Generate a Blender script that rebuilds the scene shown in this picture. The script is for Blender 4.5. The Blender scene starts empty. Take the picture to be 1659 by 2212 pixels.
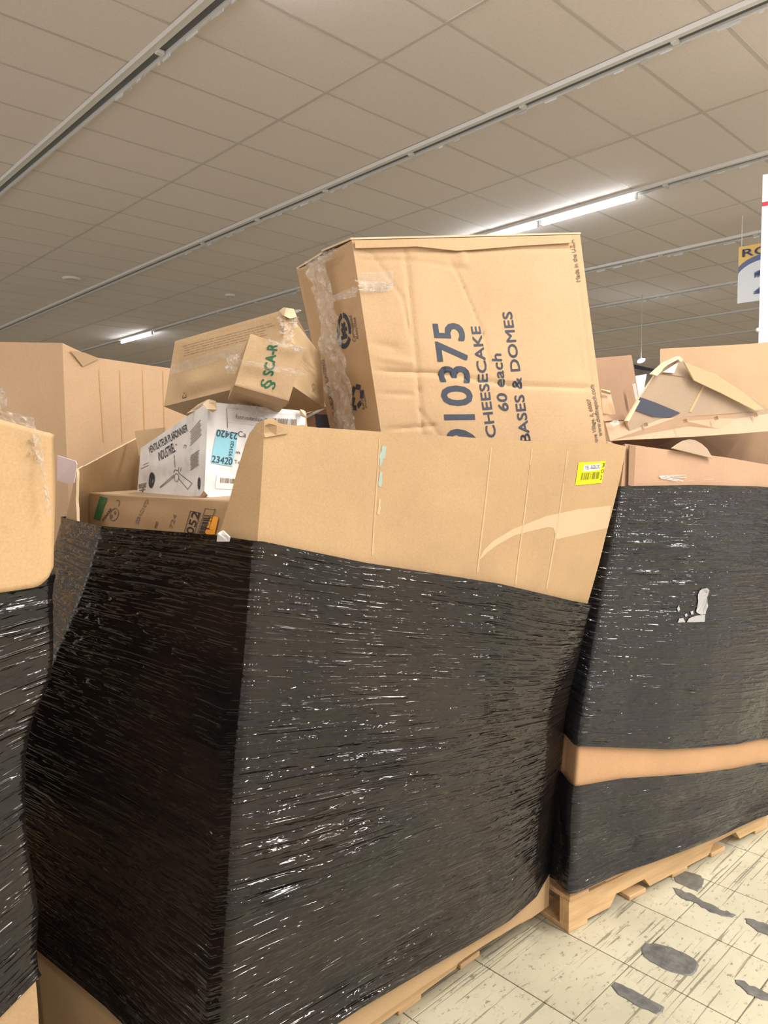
import bpy, bmesh, math, random
import numpy as np
from mathutils import Vector, Matrix
from mathutils.bvhtree import BVHTree

random.seed(7); rng = np.random.default_rng(11)
SC = bpy.context.scene
COL = SC.collection

# ------------------------------------------------------------------ camera
CW, CHT = 1659.0, 2212.0
CAMH = 1.495
FPX = 1589.57
FWD = np.array([0.69024064, 0.7203419, -0.06837697])
RGT = np.array([0.72159002, -0.69226554, -0.00873287])
UPV = np.array([0.05362568, 0.04331236, 0.99762133])
CAM = np.array([0.0, 0.0, CAMH])
cd = bpy.data.cameras.new('camera')
cd.sensor_fit = 'VERTICAL'; cd.sensor_height = 24.0; cd.sensor_width = 18.0
cd.lens = FPX * 24.0 / CHT
cd.clip_start = 0.05; cd.clip_end = 200
cam = bpy.data.objects.new('camera', cd); COL.objects.link(cam)
cam.matrix_world = Matrix(((RGT[0], UPV[0], -FWD[0], 0), (RGT[1], UPV[1], -FWD[1], 0), (RGT[2], UPV[2], -FWD[2], CAMH), (0, 0, 0, 1)))
SC.camera = cam
SC.view_settings.view_transform = 'Standard'; SC.view_settings.look = 'None'
SC.view_settings.gamma = 1.0; SC.view_settings.use_curve_mapping = False
SC.view_settings.exposure = 0.47

# ------------------------------------------------------------------ light
wd = bpy.data.worlds.new('world'); SC.world = wd; wd.use_nodes = True
bg = wd.node_tree.nodes['Background']
bg.inputs[0].default_value = (0.95, 0.88, 0.82, 1); bg.inputs[1].default_value = 0.9

CEIL = 4.295
RAILX = [2.489 + 2.438 * k for k in range(-2, 8)]      # RAILX[2] is the nearest one in view
def lamp(x, y0, y1, power, col=(1.0, 0.93, 0.84)):
    L = bpy.data.lights.new('tube_light', 'AREA'); L.shape = 'RECTANGLE'
    L.size = 0.05; L.size_y = abs(y1 - y0); L.energy = power; L.color = col
    o = bpy.data.objects.new('tube_light', L); COL.objects.link(o)
    o.location = (x, (y0 + y1) / 2, CEIL - 0.115)
    return o
# the lit tubes of this shop: rails overhead and behind the viewer, (rail x, y from, y to, watts)
LAMPS = [(RAILX[2], -2.5, -0.1, 150), (RAILX[2], -5.0, -2.6, 70), (RAILX[2], 1.4, 3.8, 48), (RAILX[1], -3.2, -0.8, 45), (RAILX[0], 0.5, 2.9, 45),
         (RAILX[0], -5.6, -3.2, 50), (RAILX[3], -5.6, -3.2, 80), (RAILX[4], -2.6, -0.2, 55), (RAILX[3], -1.5, 0.9, 75), (RAILX[3], -3.1, -1.6, 50),
         (RAILX[1], -9.0, -6.6, 50)]
for a in LAMPS: lamp(*a)
# unseen area lights added beyond the boxes to brighten the far ceiling
for a in ((RAILX[6], 16, 21, 90), (RAILX[8], 3, 8, 90), (RAILX[7], 12, 17, 90), (RAILX[9], 9, 14, 90), (RAILX[3], 18, 22, 80)): lamp(*a)

# ------------------------------------------------------------------ helpers
def cast(px, py):
    return FWD + RGT * (px - CW / 2) / FPX - UPV * (py - CHT / 2) / FPX
def at(px, py, r):
    """point seen at photo pixel, at horizontal distance r from where the viewer stands"""
    d = cast(px, py); return CAM + d * (r / math.hypot(d[0], d[1]))
def onplane(px, py, a, b, c):
    n = np.cross(b - a, c - a); d = cast(px, py); return CAM + d * (np.dot(a - CAM, n) / np.dot(d, n))
def V(*a): return np.array(a, float)
def props(o, label=None, cat=None, group=None, kind=None):
    if label: o['label'] = label
    if cat: o['category'] = cat
    if group: o['group'] = group
    if kind: o['kind'] = kind
    return o
def link(name, me, mat, parent=None, smooth=False):
    if mat is not None and len(me.materials) == 0: me.materials.append(mat)
    o = bpy.data.objects.new(name, me); COL.objects.link(o)
    if parent is not None: o.parent = parent
    if smooth:
        me.polygons.foreach_set('use_smooth', [True] * len(me.polygons))
    return o
def mk(name, verts, faces, mat, parent=None, smooth=False):
    me = bpy.data.meshes.new(name)
    me.from_pydata([tuple(map(float, v)) for v in verts], [], faces); me.update()
    return link(name, me, mat, parent, smooth)
def fixn(o):
    bm = bmesh.new(); bm.from_mesh(o.data); bmesh.ops.recalc_face_normals(bm, faces=bm.faces); bm.to_mesh(o.data); bm.free(); return o
def empty(name, loc, label, cat, group=None):
    o = bpy.data.objects.new(name, None); COL.objects.link(o); o.location = tuple(map(float, loc))
    o.empty_display_size = .05
    return props(o, label, cat, group)
def adopt(o, root):
    """parent keeping world coordinates (root has only a location)"""
    o.parent = root; o.matrix_parent_inverse = Matrix.Translation(-Vector(root.location)); return o
def gridfaces(nu, nv, wrap=False, off=0, flip=False):
    i = np.arange(nu if wrap else nu - 1)[:, None]; j = np.arange(nv - 1)[None, :]
    a = (i * nv + j); b = (((i + 1) % nu) * nv + j)
    f = np.stack([a, b, b + 1, a + 1], -1).reshape(-1, 4) + off
    return f[:, ::-1] if flip else f
def npmesh(name, verts, quads, uv=None):
    me = bpy.data.meshes.new(name)
    verts = np.asarray(verts, np.float32); quads = np.asarray(quads, np.int32)
    me.vertices.add(len(verts)); me.vertices.foreach_set('co', verts.ravel())
    me.loops.add(quads.size); me.loops.foreach_set('vertex_index', quads.ravel())
    me.polygons.add(len(quads)); me.polygons.foreach_set('loop_start', np.arange(0, quads.size, 4, dtype=np.int32))
    me.update(calc_edges=True); me.validate()
    if uv is not None:
        l = me.uv_layers.new(name='uv'); l.data.foreach_set('uv', np.asarray(uv, np.float32)[quads.ravel()].ravel())
    return me
def boxv(x0, x1, y0, y1, z0, z1, vs=None, fs=None):
    vs = [] if vs is None else vs; fs = [] if fs is None else fs
    b = len(vs)
    vs += [(x0, y0, z0), (x1, y0, z0), (x1, y1, z0), (x0, y1, z0), (x0, y0, z1), (x1, y0, z1), (x1, y1, z1), (x0, y1, z1)]
    fs += [tuple(b + k for k in f) for f in ((0, 3, 2, 1), (4, 5, 6, 7), (0, 1, 5, 4), (1, 2, 6, 5), (2, 3, 7, 6), (3, 0, 4, 7))]
    return vs, fs
def bevelled(name, dims, mat, bev=.003, seg=1):
    """a bevelled block centred on its origin, as shared mesh data"""
    bm = bmesh.new(); bmesh.ops.create_cube(bm, size=1.0)
    bmesh.ops.scale(bm, vec=dims, verts=bm.verts)
    if bev: bmesh.ops.bevel(bm, geom=list(bm.edges), offset=bev, segments=seg, affect='EDGES')
    me = bpy.data.meshes.new(name); bm.to_mesh(me); bm.free(); me.materials.append(mat); return me
def bvh(o):
    me = o.data; return BVHTree.FromPolygons([v.co[:] for v in me.vertices], [p.vertices[:] for p in me.polygons])
def cnoise(nu, nv, cu, cv, amp=1.0, r=None, linv=False):
    """smooth random field on an nu x nv grid from a cu x cv lattice"""
    r = rng if r is None else r
    A = r.standard_normal((cu + 3, cv + 3))
    def itp(A, n, c, lin):
        t = np.linspace(0, c - 1e-6, n); i = t.astype(int); f = (t - i)[:, None]
        if not lin: f = f * f * (3 - 2 * f)
        return A[i] * (1 - f) + A[i + 1] * f
    B = itp(A, nu, cu, False); B = itp(B.T, nv, cv, linv).T
    return B * amp

# ------------------------------------------------------------------ materials
def nmat(name):
    m = bpy.data.materials.new(name); m.use_nodes = True
    nt = m.node_tree; b = nt.nodes['Principled BSDF']; return m, nt, b
def setp(b, **k):
    for n, v in k.items(): b.inputs[n.replace('_', ' ')].default_value = v
def node(nt, t, **k):
    n = nt.nodes.new(t)
    for a, v in k.items(): setattr(n, a, v)
    return n
def plain(name, col, rough=.6, spec=.4, metal=0.0):
    m, nt, b = nmat(name); setp(b, Base_Color=(*col, 1), Roughness=rough, Metallic=metal)
    b.inputs['Specular IOR Level'].default_value = spec; return m
def texco(nt, kind='Object', scale=(1, 1, 1), rot=(0, 0, 0)):
    tc = node(nt, 'ShaderNodeTexCoord'); mp = node(nt, 'ShaderNodeMapping')
    nt.links.new(tc.outputs[kind], mp.inputs[0]); mp.inputs['Scale'].default_value = scale; mp.inputs['Rotation'].default_value = rot
    return mp.outputs[0]
def noise(nt, vec, scale, detail=3, rough=.55):
    n = node(nt, 'ShaderNodeTexNoise'); n.inputs['Scale'].default_value = scale; n.inputs['Detail'].default_value = detail
    n.inputs['Roughness'].default_value = rough; nt.links.new(vec, n.inputs['Vector']); return n.outputs['Fac']
def ramp(nt, fac, stops):
    r = node(nt, 'ShaderNodeValToRGB'); nt.links.new(fac, r.inputs[0]); e = r.color_ramp.elements
    while len(e) < len(stops): e.new(.5)
    for k, (p, c) in enumerate(stops):
        e[k].position = p; e[k].color = (*c, 1) if len(c) == 3 else c
    return r.outputs[0]
def bump(nt, b, h, strength, dist, prev=None):
    n = node(nt, 'ShaderNodeBump'); n.inputs['Strength'].default_value = strength; n.inputs['Distance'].default_value = dist
    nt.links.new(h, n.inputs['Height'])
    if prev is not None: nt.links.new(prev, n.inputs['Normal'])
    nt.links.new(n.outputs[0], b.inputs['Normal']); return n.outputs[0]
def mixc(nt, fac, a, b_, mode='MIX'):
    n = node(nt, 'ShaderNodeMix', data_type='RGBA', blend_type=mode)
    for s, v in ((0, fac), (6, a), (7, b_)):
        if isinstance(v, (int, float)): n.inputs[s].default_value = v
        elif isinstance(v, tuple): n.inputs[s].default_value = (*v, 1) if len(v) == 3 else v
        else: nt.links.new(v, n.inputs[s])
    return n.outputs[2]

def cardboard(name, col, flute=(0, 0, 1), var=.10, rough=.62):
    m, nt, b = nmat(name)
    v = texco(nt)
    n1 = noise(nt, v, 3.0, 4); n2 = noise(nt, v, 260, 2)
    c = tuple(x for x in col)
    d = tuple(max(0, x * (1 - var * 1.6)) for x in col); l = tuple(min(1, x * (1 + var)) for x in col)
    base = ramp(nt, n1, [(.3, d), (.7, l)])
    base = mixc(nt, .22, base, ramp(nt, n2, [(.25, tuple(x * .55 for x in c)), (.7, tuple(min(1, x * 1.25) for x in c))]))
    nt.links.new(base, b.inputs['Base Color'])
    # corrugation telegraphing through the liner
    vf = texco(nt, 'Object', (40 if flute[0] else 150 * (1 if flute[2] else .05), 8, 8) if flute[2] else (6, 6, 190))
    w = noise(nt, vf, 1.0, 1)
    p = bump(nt, b, noise(nt, v, 14, 4), .25, .004)
    bump(nt, b, w, .12, .0012, p)
    setp(b, Roughness=rough); b.inputs['Specular IOR Level'].default_value = .25
    return m
KRAFT = (.425, .285, .155)
M_box = cardboard('kraft_board', KRAFT)
M_boxh = cardboard('kraft_board_cross', (.45, .30, .16), flute=(0, 0, 0))
M_big = cardboard('golden_kraft', (.455, .305, .172), flute=(0, 0, 0), var=.08)
M_grey = cardboard('greyish_kraft', (.46, .325, .19), var=.08)
M_grey2 = cardboard('dull_kraft', (.43, .30, .175), var=.08)
M_red = cardboard('reddish_kraft', (.385, .245, .16), var=.08)
M_orange = cardboard('orange_kraft', (.47, .28, .15), var=.06)
M_tall = cardboard('light_kraft', (.53, .36, .22), var=.06)
M_flap = cardboard('pinkish_kraft', (.40, .265, .175), var=.08)
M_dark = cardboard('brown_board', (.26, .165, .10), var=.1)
M_edge = plain('torn_board_edge', (.62, .49, .34), .9, .1)
M_ink = plain('black_ink', (.035, .035, .045), .6, .3)
M_inkb = plain('blue_black_ink', (.035, .045, .07), .6, .3)
M_inkl = plain('faded_ink', (.20, .155, .12), .7, .2)
M_inkg = plain('green_ink', (.012, .10, .055), .6, .3)
M_white = plain('white_paper', (.75, .74, .74), .5, .3)
M_lilac = plain('lilac_paper', (.62, .54, .60), .7, .2)
M_yellow = plain('yellow_label', (.86, .86, .005), .5, .3)
M_blue = plain('pale_blue_label', (.25, .55, .68), .55, .3)
M_orangel = plain('orange_label', (.95, .40, .04), .5, .3)
M_green = plain('green_tape', (.03, .20, .08), .35, .5)
M_navy = plain('navy_print', (.045, .05, .075), .5, .4)
M_metal = plain('white_enamel', (.80, .79, .78), .35, .5)
M_grm = plain('grey_reflector', (.16, .16, .155), .35, .5, .4)
M_tapemark = plain('torn_liner', (.50, .375, .24), .8, .1)

def white_carton():
    m, nt, b = nmat('white_carton')
    v = texco(nt); n = noise(nt, v, 12, 5, .65)
    nt.links.new(ramp(nt, n, [(.25, (.52, .52, .53)), (.5, (.70, .70, .71)), (.8, (.76, .76, .77))]), b.inputs['Base Color'])
    p = bump(nt, b, noise(nt, v, 9, 3), .4, .01)
    bump(nt, b, noise(nt, texco(nt, 'Object', (120, 120, 3)), 1, 1), .25, .003, p)
    setp(b, Roughness=.3); b.inputs['Specular IOR Level'].default_value = .5
    return m
M_wcart = white_carton()

def film(name, base=(.006, .0058, .006), see=.05, uvs=(1, 1), brown=(.020, .013, .010), fold=.0030):
    """black stretch film: glossy, wrinkled along the winding direction, thinner where a single layer lies"""
    m, nt, b = nmat(name)
    uv = texco(nt, 'UV')
    big = noise(nt, texco(nt, 'UV', (2.2, 3.2, 1)), 1.0, 3, .5)
    lay = noise(nt, texco(nt, 'UV', (1.5, 60, 1)), 1.0, 2, .6)
    mix = node(nt, 'ShaderNodeMath', operation='MULTIPLY_ADD'); nt.links.new(lay, mix.inputs[0]); mix.inputs[1].default_value = .35; nt.links.new(big, mix.inputs[2])
    nt.links.new(ramp(nt, mix.outputs[0], [(.55, base), (.85, brown)]), b.inputs['Base Color'])
    # thin raised folds: narrow crests where a stretched noise crosses its mean
    def crest(sc, w, gate, lo, hi):
        n = noise(nt, texco(nt, 'UV', sc), 1.0, 1, .4)
        a = node(nt, 'ShaderNodeMath', operation='SUBTRACT'); nt.links.new(n, a.inputs[0]); a.inputs[1].default_value = .5
        c = node(nt, 'ShaderNodeMath', operation='ABSOLUTE'); nt.links.new(a.outputs[0], c.inputs[0])
        r = node(nt, 'ShaderNodeMapRange', interpolation_type='SMOOTHSTEP'); nt.links.new(c.outputs[0], r.inputs[0])
        r.inputs[1].default_value = 0; r.inputs[2].default_value = w; r.inputs[3].default_value = 1; r.inputs[4].default_value = 0
        g = node(nt, 'ShaderNodeMapRange'); nt.links.new(noise(nt, texco(nt, 'UV', gate), 1.0, 2), g.inputs[0]); g.inputs[1].default_value = lo; g.inputs[2].default_value = hi
        m_ = node(nt, 'ShaderNodeMath', operation='MULTIPLY'); nt.links.new(r.outputs[0], m_.inputs[0]); nt.links.new(g.outputs[0], m_.inputs[1]); return m_.outputs[0]
    p = bump(nt, b, crest((2.0, 42, 1), .10, (13, 30, 1), .42, .56), .9, fold)
    p = bump(nt, b, crest((3.2, 85, 1), .10, (20, 60, 1), .42, .56), .9, fold * .5, p)
    bump(nt, b, noise(nt, texco(nt, 'UV', (4, 40, 1)), 1.0, 1), .5, .004, p)
    rr = noise(nt, texco(nt, 'UV', (3, 20, 1)), 1.0, 3)
    mr = node(nt, 'ShaderNodeMapRange'); nt.links.new(rr, mr.inputs[0]); mr.inputs[3].default_value = .04; mr.inputs[4].default_value = .11
    nt.links.new(mr.outputs[0], b.inputs['Roughness'])
    b.inputs['Specular IOR Level'].default_value = .45
    tr = node(nt, 'ShaderNodeBsdfTransparent'); tr.inputs[0].default_value = (.55, .5, .5, 1)
    ms = node(nt, 'ShaderNodeMixShader')
    tf = node(nt, 'ShaderNodeMapRange'); nt.links.new(mix.outputs[0], tf.inputs[0]); tf.inputs[1].default_value = .55; tf.inputs[2].default_value = .9
    tf.inputs[3].default_value = .0; tf.inputs[4].default_value = see
    nt.links.new(tf.outputs[0], ms.inputs[0]); nt.links.new(b.outputs[0], ms.inputs[1]); nt.links.new(tr.outputs[0], ms.inputs[2])
    nt.links.new(ms.outputs[0], nt.nodes['Material Output'].inputs[0])
    return m
M_film = film('black_stretch_film')
M_film2 = film('black_stretch_film_smooth', base=(.011, .012, .014), see=.03, brown=(.017, .016, .017), fold=.0024)

def clear_film(name, op=.28):
    m, nt, b = nmat(name)
    v = texco(nt, 'Object'); p = bump(nt, b, noise(nt, v, 90, 4, .7), .9, .01)
    setp(b, Base_Color=(.8, .78, .75, 1), Roughness=.12); b.inputs['Specular IOR Level'].default_value = .9
    tr = node(nt, 'ShaderNodeBsdfTransparent'); ms = node(nt, 'ShaderNodeMixShader')
    n2 = noise(nt, v, 60, 3, .7)
    mr = node(nt, 'ShaderNodeMapRange'); nt.links.new(n2, mr.inputs[0]); mr.inputs[1].default_value = .35; mr.inputs[2].default_value = .75
    mr.inputs[3].default_value = op * .3; mr.inputs[4].default_value = min(1, op * 2)
    nt.links.new(mr.outputs[0], ms.inputs[0]); nt.links.new(tr.outputs[0], ms.inputs[1]); nt.links.new(b.outputs[0], ms.inputs[2])
    nt.links.new(ms.outputs[0], nt.nodes['Material Output'].inputs[0]); return m
M_clear = clear_film('clear_plastic'); M_tape = clear_film('packing_tape', .16)

def wood():
    m, nt, b = nmat('pallet_wood'); v = texco(nt, 'Object', (2, 26, 26))
    n = noise(nt, v, 1.5, 5, .6); n2 = noise(nt, texco(nt), 3, 3)
    c = ramp(nt, n, [(.3, (.36, .22, .10)), (.7, (.68, .47, .25))])
    c = mixc(nt, .35, c, ramp(nt, n2, [(.35, (.40, .24, .12)), (.7, (.72, .50, .27))]))
    nt.links.new(c, b.inputs['Base Color']); setp(b, Roughness=.75); bump(nt, b, n, .3, .002); return m
M_wood = wood()

def floor_tile():
    m, nt, b = nmat('worn_floor_tile')
    g = node(nt, 'ShaderNodeNewGeometry'); pos = g.outputs['Position']
    oi = node(nt, 'ShaderNodeObjectInfo')
    def mp(scale, rot=0):
        q = node(nt, 'ShaderNodeMapping'); nt.links.new(pos, q.inputs[0]); q.inputs['Scale'].default_value = scale; q.inputs['Rotation'].default_value = (0, 0, rot); return q.outputs[0]
    base = ramp(nt, noise(nt, mp((1, 1, 1)), 2.5, 4), [(.3, (.36, .34, .255)), (.7, (.46, .44, .34))])
    tint = ramp(nt, oi.outputs['Random'], [(0, (.93, .92, .90)), (1, (1, 1, 1))])
    base = mixc(nt, 1.0, base, tint, 'MULTIPLY')
    # scattered scuffs, gouges and long scratches (wear of the floor itself)
    sc1 = ramp(nt, noise(nt, mp((9, 16, 1), .5), 3.4, 7, .75), [(.575, (0, 0, 0)), (.64, (1, 1, 1))])
    sc2 = ramp(nt, noise(nt, mp((2.2, 60, 1), .12), 1.0, 3, .65), [(.63, (0, 0, 0)), (.67, (1, 1, 1))])
    sc3 = ramp(nt, noise(nt, mp((2.0, 55, 1), -1.25), 1.0, 3, .65), [(.64, (0, 0, 0)), (.68, (1, 1, 1))])
    sc4 = ramp(nt, noise(nt, mp((1.4, 75, 1), .02), 1.0, 2, .6), [(.645, (0, 0, 0)), (.67, (1, 1, 1))])
    a = mixc(nt, 1.0, sc1, sc2, 'ADD'); a = mixc(nt, 1.0, a, sc3, 'ADD'); a = mixc(nt, 1.0, a, sc4, 'ADD')
    cl = node(nt, 'ShaderNodeMath', operation='MINIMUM'); nt.links.new(a, cl.inputs[0]); cl.inputs[1].default_value = .72
    base = mixc(nt, cl.outputs[0], base, (.11, .095, .065))
    nt.links.new(base, b.inputs['Base Color'])
    rr = ramp(nt, noise(nt, mp((4, 4, 1)), 3, 3), [(.3, (.22,) * 3), (.7, (.45,) * 3)])
    nt.links.new(rr, b.inputs['Roughness']); b.inputs['Specular IOR Level'].default_value = .45
    bump(nt, b, cl.outputs[0], .25, -.001)
    return m
M_floor = floor_tile()
M_joint = plain('floor_joint', (.16, .13, .09), .9, .1)
def patch_mat():
    m, nt, b = nmat('dark_adhesive'); v = texco(nt)
    nt.links.new(ramp(nt, noise(nt, v, 30, 5, .7), [(.35, (.07, .07, .068)), (.7, (.15, .15, .14))]), b.inputs['Base Color']); setp(b, Roughness=.4)
    bump(nt, b, noise(nt, v, 60, 4), .4, .003); return m
M_patch = patch_mat()
def ceil_mat():
    m, nt, b = nmat('ceiling_tile'); oi = node(nt, 'ShaderNodeObjectInfo')
    g = node(nt, 'ShaderNodeNewGeometry')
    c = ramp(nt, oi.outputs['Random'], [(0, (.80, .72, .67)), (1, (.84, .76, .71))])
    nt.links.new(mixc(nt, .5, c, ramp(nt, noise(nt, g.outputs['Position'], 45, 4, .7), [(.35, (.77, .69, .64)), (.65, (.87, .79, .74))])), b.inputs['Base Color'])
    setp(b, Roughness=.9); b.inputs['Specular IOR Level'].default_value = .1
    bump(nt, b, noise(nt, g.outputs['Position'], 70, 4, .7), .3, .002)
    return m
M_ceil = ceil_mat()
M_grid = plain('grid_bar', (.62, .56, .51), .6, .3)
M_wall = plain('far_wall', (.42, .39, .36), .9, .1)
def emit(name, col, s):
    m, nt, b = nmat(name); setp(b, Base_Color=(*col, 1)); b.inputs['Emission Color'].default_value = (*col, 1); b.inputs['Emission Strength'].default_value = s; return m
M_tube = emit('lit_tube', (.88, .94, 1.0), 28)

# ------------------------------------------------------------------ setting: ceiling
def inview(P, m=60):
    P = np.asarray(P, float) - CAM; z = P @ FWD
    if z < .1: return None
    x = CW / 2 + FPX * (P @ RGT) / z; y = CHT / 2 - FPX * (P @ UPV) / z
    return (x, y, z) if -m < x < CW + m and -m < y < CHT + m else None
TX, TY = 1.219, .607
GY0 = 3.251 - 8 * TY
vs, fs = boxv(-10, 24, -12, 26, CEIL + .012, CEIL + .10)
ceiling = props(mk('ceiling', vs, fs, M_ceil), kind='structure')
ceiling['label'] = 'suspended ceiling of beige panels in a metal grid'
tile_me = bevelled('ceiling_tile', (TX - .022, TY - .022, .014), M_ceil, .003)
cells = []
for i in range(-9, 18):
    for j in range(-26, 36):
        x = RAILX[2] + (i + .5) * TX; y = GY0 + (j + .5) * TY
        q = inview((x, y, CEIL), 260)
        cells.append((0 if q else 1, q[2] if q else 99, x, y))
cells.sort()
for k, (o_, z_, x, y) in enumerate(cells[:300]):
    o = bpy.data.objects.new('ceiling_tile', tile_me); COL.objects.link(o); o.parent = ceiling; o.location = (x, y, CEIL + .004 + .002 * math.sin(k * 5.3))
vs, fs = [], []
for (o_, z_, x, y) in cells[300:]:
    boxv(x - TX / 2 + .011, x + TX / 2 - .011, y - TY / 2 + .011, y + TY / 2 - .011, CEIL - .003, CEIL + .011, vs, fs)
props(mk('ceiling_tile', vs, fs, M_ceil, ceiling), kind='stuff')
for i in range(-9, 19):
    x = RAILX[2] + i * TX; vs, fs = boxv(x - .012, x + .012, -12, 24, CEIL - .006, CEIL + .012); mk('grid_bar', vs, fs, M_grid, ceiling)
for j in range(-26, 37):
    y = GY0 + j * TY; vs, fs = boxv(-9, 24, y - .011, y + .011, CEIL - .005, CEIL + .012); mk('grid_bar', vs, fs, M_grid, ceiling)
for nm, (px, py), rad in (('ceiling_speaker', (155, 600), .14), ('ceiling_speaker', (497, 636), .09)):
    d = cast(px, py); p = CAM + d * ((CEIL - CAMH) / d[2])
    bm = bmesh.new(); bmesh.ops.create_cone(bm, cap_ends=True, segments=32, radius1=rad * .82, radius2=rad, depth=.03)
    me = bpy.data.meshes.new(nm); bm.to_mesh(me); bm.free()
    o = link(nm, me, M_metal); o.location = (p[0], p[1], CEIL - .02)
    props(o, 'white round speaker disc in the ceiling left of the second light track' if rad > .1 else 'smaller pale round disc in the ceiling above the piled cartons', 'speaker')
    vs, fs = [], []
    n = 28
    for ring, rr in enumerate((.62, .5)):
        for k in range(n): vs.append((rad * rr * math.cos(k * 6.2832 / n), rad * rr * math.sin(k * 6.2832 / n), -.017))
    fs = [(k, (k + 1) % n, n + (k + 1) % n, n + k) for k in range(n)]
    mk('ring', vs, fs, M_grid, o)

# light tracks
ORD = ['behind the viewer', 'overhead', 'nearest, at the upper left of the ceiling', 'second from the upper left corner',
       'third, the one holding the lit tubes', 'fourth, just right of the printed carton', 'fifth, beyond the printed carton', 'sixth, low toward the far end', 'seventh, low above the far boxes', 'eighth and farthest']
def track(k, x):
    root = empty('light_track', (x, 0, CEIL), 'white metal light track on the ceiling, ' + ORD[k], 'light track', 'light tracks on the ceiling')
    Y0, Y1 = -11.5, 22.0
    vs, fs = boxv(-.060, -.012, Y0, Y1, -.034, -.006); boxv(-.064, -.056, Y0, Y1, -.040, -.006, vs, fs)
    mk('housing', vs, fs, M_metal, root)
    vs, fs = boxv(-.012, .048, Y0, Y1, -.018, -.008); mk('reflector', vs, fs, M_grm, root)
    vs, fs = boxv(.046, .062, Y0, Y1, -.044, -.008); mk('lip', vs, fs, M_metal, root)
    if 2 <= k <= 6:
        rr = random.Random(k * 17 + 3)
        y = 0.3; me_c = None
        ymax = {2: 5.5, 3: 9.0, 4: 13, 5: 8, 6: 7}[k]
        vs, fs = [], []; n = 0
        while y < ymax and n < 46:
            L = rr.uniform(.02, .16); h = rr.uniform(.006, .020); t = rr.random()
            mt = M_metal if t < .55 else (M_grid if t < .85 else M_white)
            if k == 3 and 2.0 < y < 2.35: mt = M_redc if rr.random() < .7 else M_white
            v2, f2 = boxv(.056, .062, 0, L, -.046 - h, -.040)
            o = mk('hanging_clip', v2, f2, mt, root); o.location = (0, y, 0); o.rotation_euler = (0, rr.uniform(-.3, .3), rr.uniform(-.05, .05))
            y += L + rr.uniform(.01, .22); n += 1
        # sockets across the channel
        y = 1.1
        while y < ymax:
            v2, f2 = boxv(-.012, .040, -.02, .02, -.044, -.020); o = mk('socket', v2, f2, M_metal, root); o.location = (0, y, 0); y += 1.22
    return root
M_redc = plain('red_clip', (.6, .06, .07), .4, .5)
for k, x in enumerate(RAILX): track(k, x)
def tube(x, y0, y1, label, rad=.019, off=.012):
    root = empty('fluorescent_tube', (x + off, y0, CEIL - .075), label, 'tube light', 'lit tubes on the ceiling tracks')
    bm = bmesh.new(); bmesh.ops.create_cone(bm, cap_ends=True, segments=16, radius1=rad, radius2=rad, depth=(y1 - y0) - .05)
    bmesh.ops.rotate(bm, verts=bm.verts, cent=(0, 0, 0), matrix=Matrix.Rotation(math.pi / 2, 3, 'X'))
    bmesh.ops.translate(bm, verts=bm.verts, vec=(0, (y1 - y0) / 2, 0))
    me = bpy.data.meshes.new('glass'); bm.to_mesh(me); bm.free(); link('glass', me, M_tube, root, True)
    for yy in (.0, y1 - y0 - .03):
        v2, f2 = boxv(-rad * .9, rad * .9, yy, yy + .03, -rad * .9, .05); mk('end_cap', v2, f2, M_metal, root)
tube(RAILX[4], 3.84, 5.03, 'lit fluorescent tube, right one of the pair above the tall printed carton')
tube(RAILX[4], 5.06, 6.26, 'lit fluorescent tube, left one of the pair, half hidden by the printed carton')
tube(RAILX[4], 14.7, 16.2, 'lit fluorescent tube far off above the leftmost tall box', .022)
lamp(RAILX[4], 3.84, 6.26, 26, (.84, .92, 1.0))
for (x, y0, y1, w) in LAMPS:
    if y0 > -7: tube(x, y0, (y0 + y1) / 2 - .02, 'lit fluorescent tube behind the viewer'); tube(x, (y0 + y1) / 2 + .02, y1, 'lit fluorescent tube behind the viewer')

# ------------------------------------------------------------------ setting: floor and walls
vs, fs = boxv(-4, 24, -4, 26, -.10, -.006)
floor = props(mk('floor', vs, fs, M_joint), kind='structure'); floor['label'] = 'scuffed cream vinyl tile floor'
FT = .305
ft_me = bevelled('floor_tile', (FT - .0034, FT - .0034, .008), M_floor, .0008)
rest = ([], [])
cells = []
for i in range(-20, 60):
    for j in range(-24, 60):
        x = 1.308 * CAMH + (i + .5) * FT; y = .674 * CAMH + (j + .5) * FT
        q = inview((x, y, 0), 120)
        if x < -4 or y < -4: continue
        vis = q is not None and x > .6 and y < 2.4 and x < 4.5
        if vis: cells.append((q[2], x, y))
        else: boxv(x - FT / 2 + .0011, x + FT / 2 - .0011, y - FT / 2 + .0011, y + FT / 2 - .0011, -.008, 0, *rest)
cells.sort()
for k, (z, x, y) in enumerate(cells):
    if k < 200:
        o = bpy.data.objects.new('floor_tile', ft_me); COL.objects.link(o); o.parent = floor
        o.location = (x, y, -.004); o.rotation_euler = (random.uniform(-.0006, .0006), random.uniform(-.0006, .0006), 0)
    else: boxv(x - FT / 2 + .0011, x + FT / 2 - .0011, y - FT / 2 + .0011, y + FT / 2 - .0011, -.008, 0, *rest)
props(mk('floor_tile', rest[0], rest[1], M_floor, floor), kind='stuff')
for nm, b_ in (('wall_far', (22, 22.15, -12, 25)), ('wall_left', (-10, 22, 24, 24.15))):
    vs, fs = boxv(b_[0], b_[1], b_[2], b_[3], 0, CEIL); props(mk(nm, vs, fs, M_wall), kind='structure')

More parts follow.
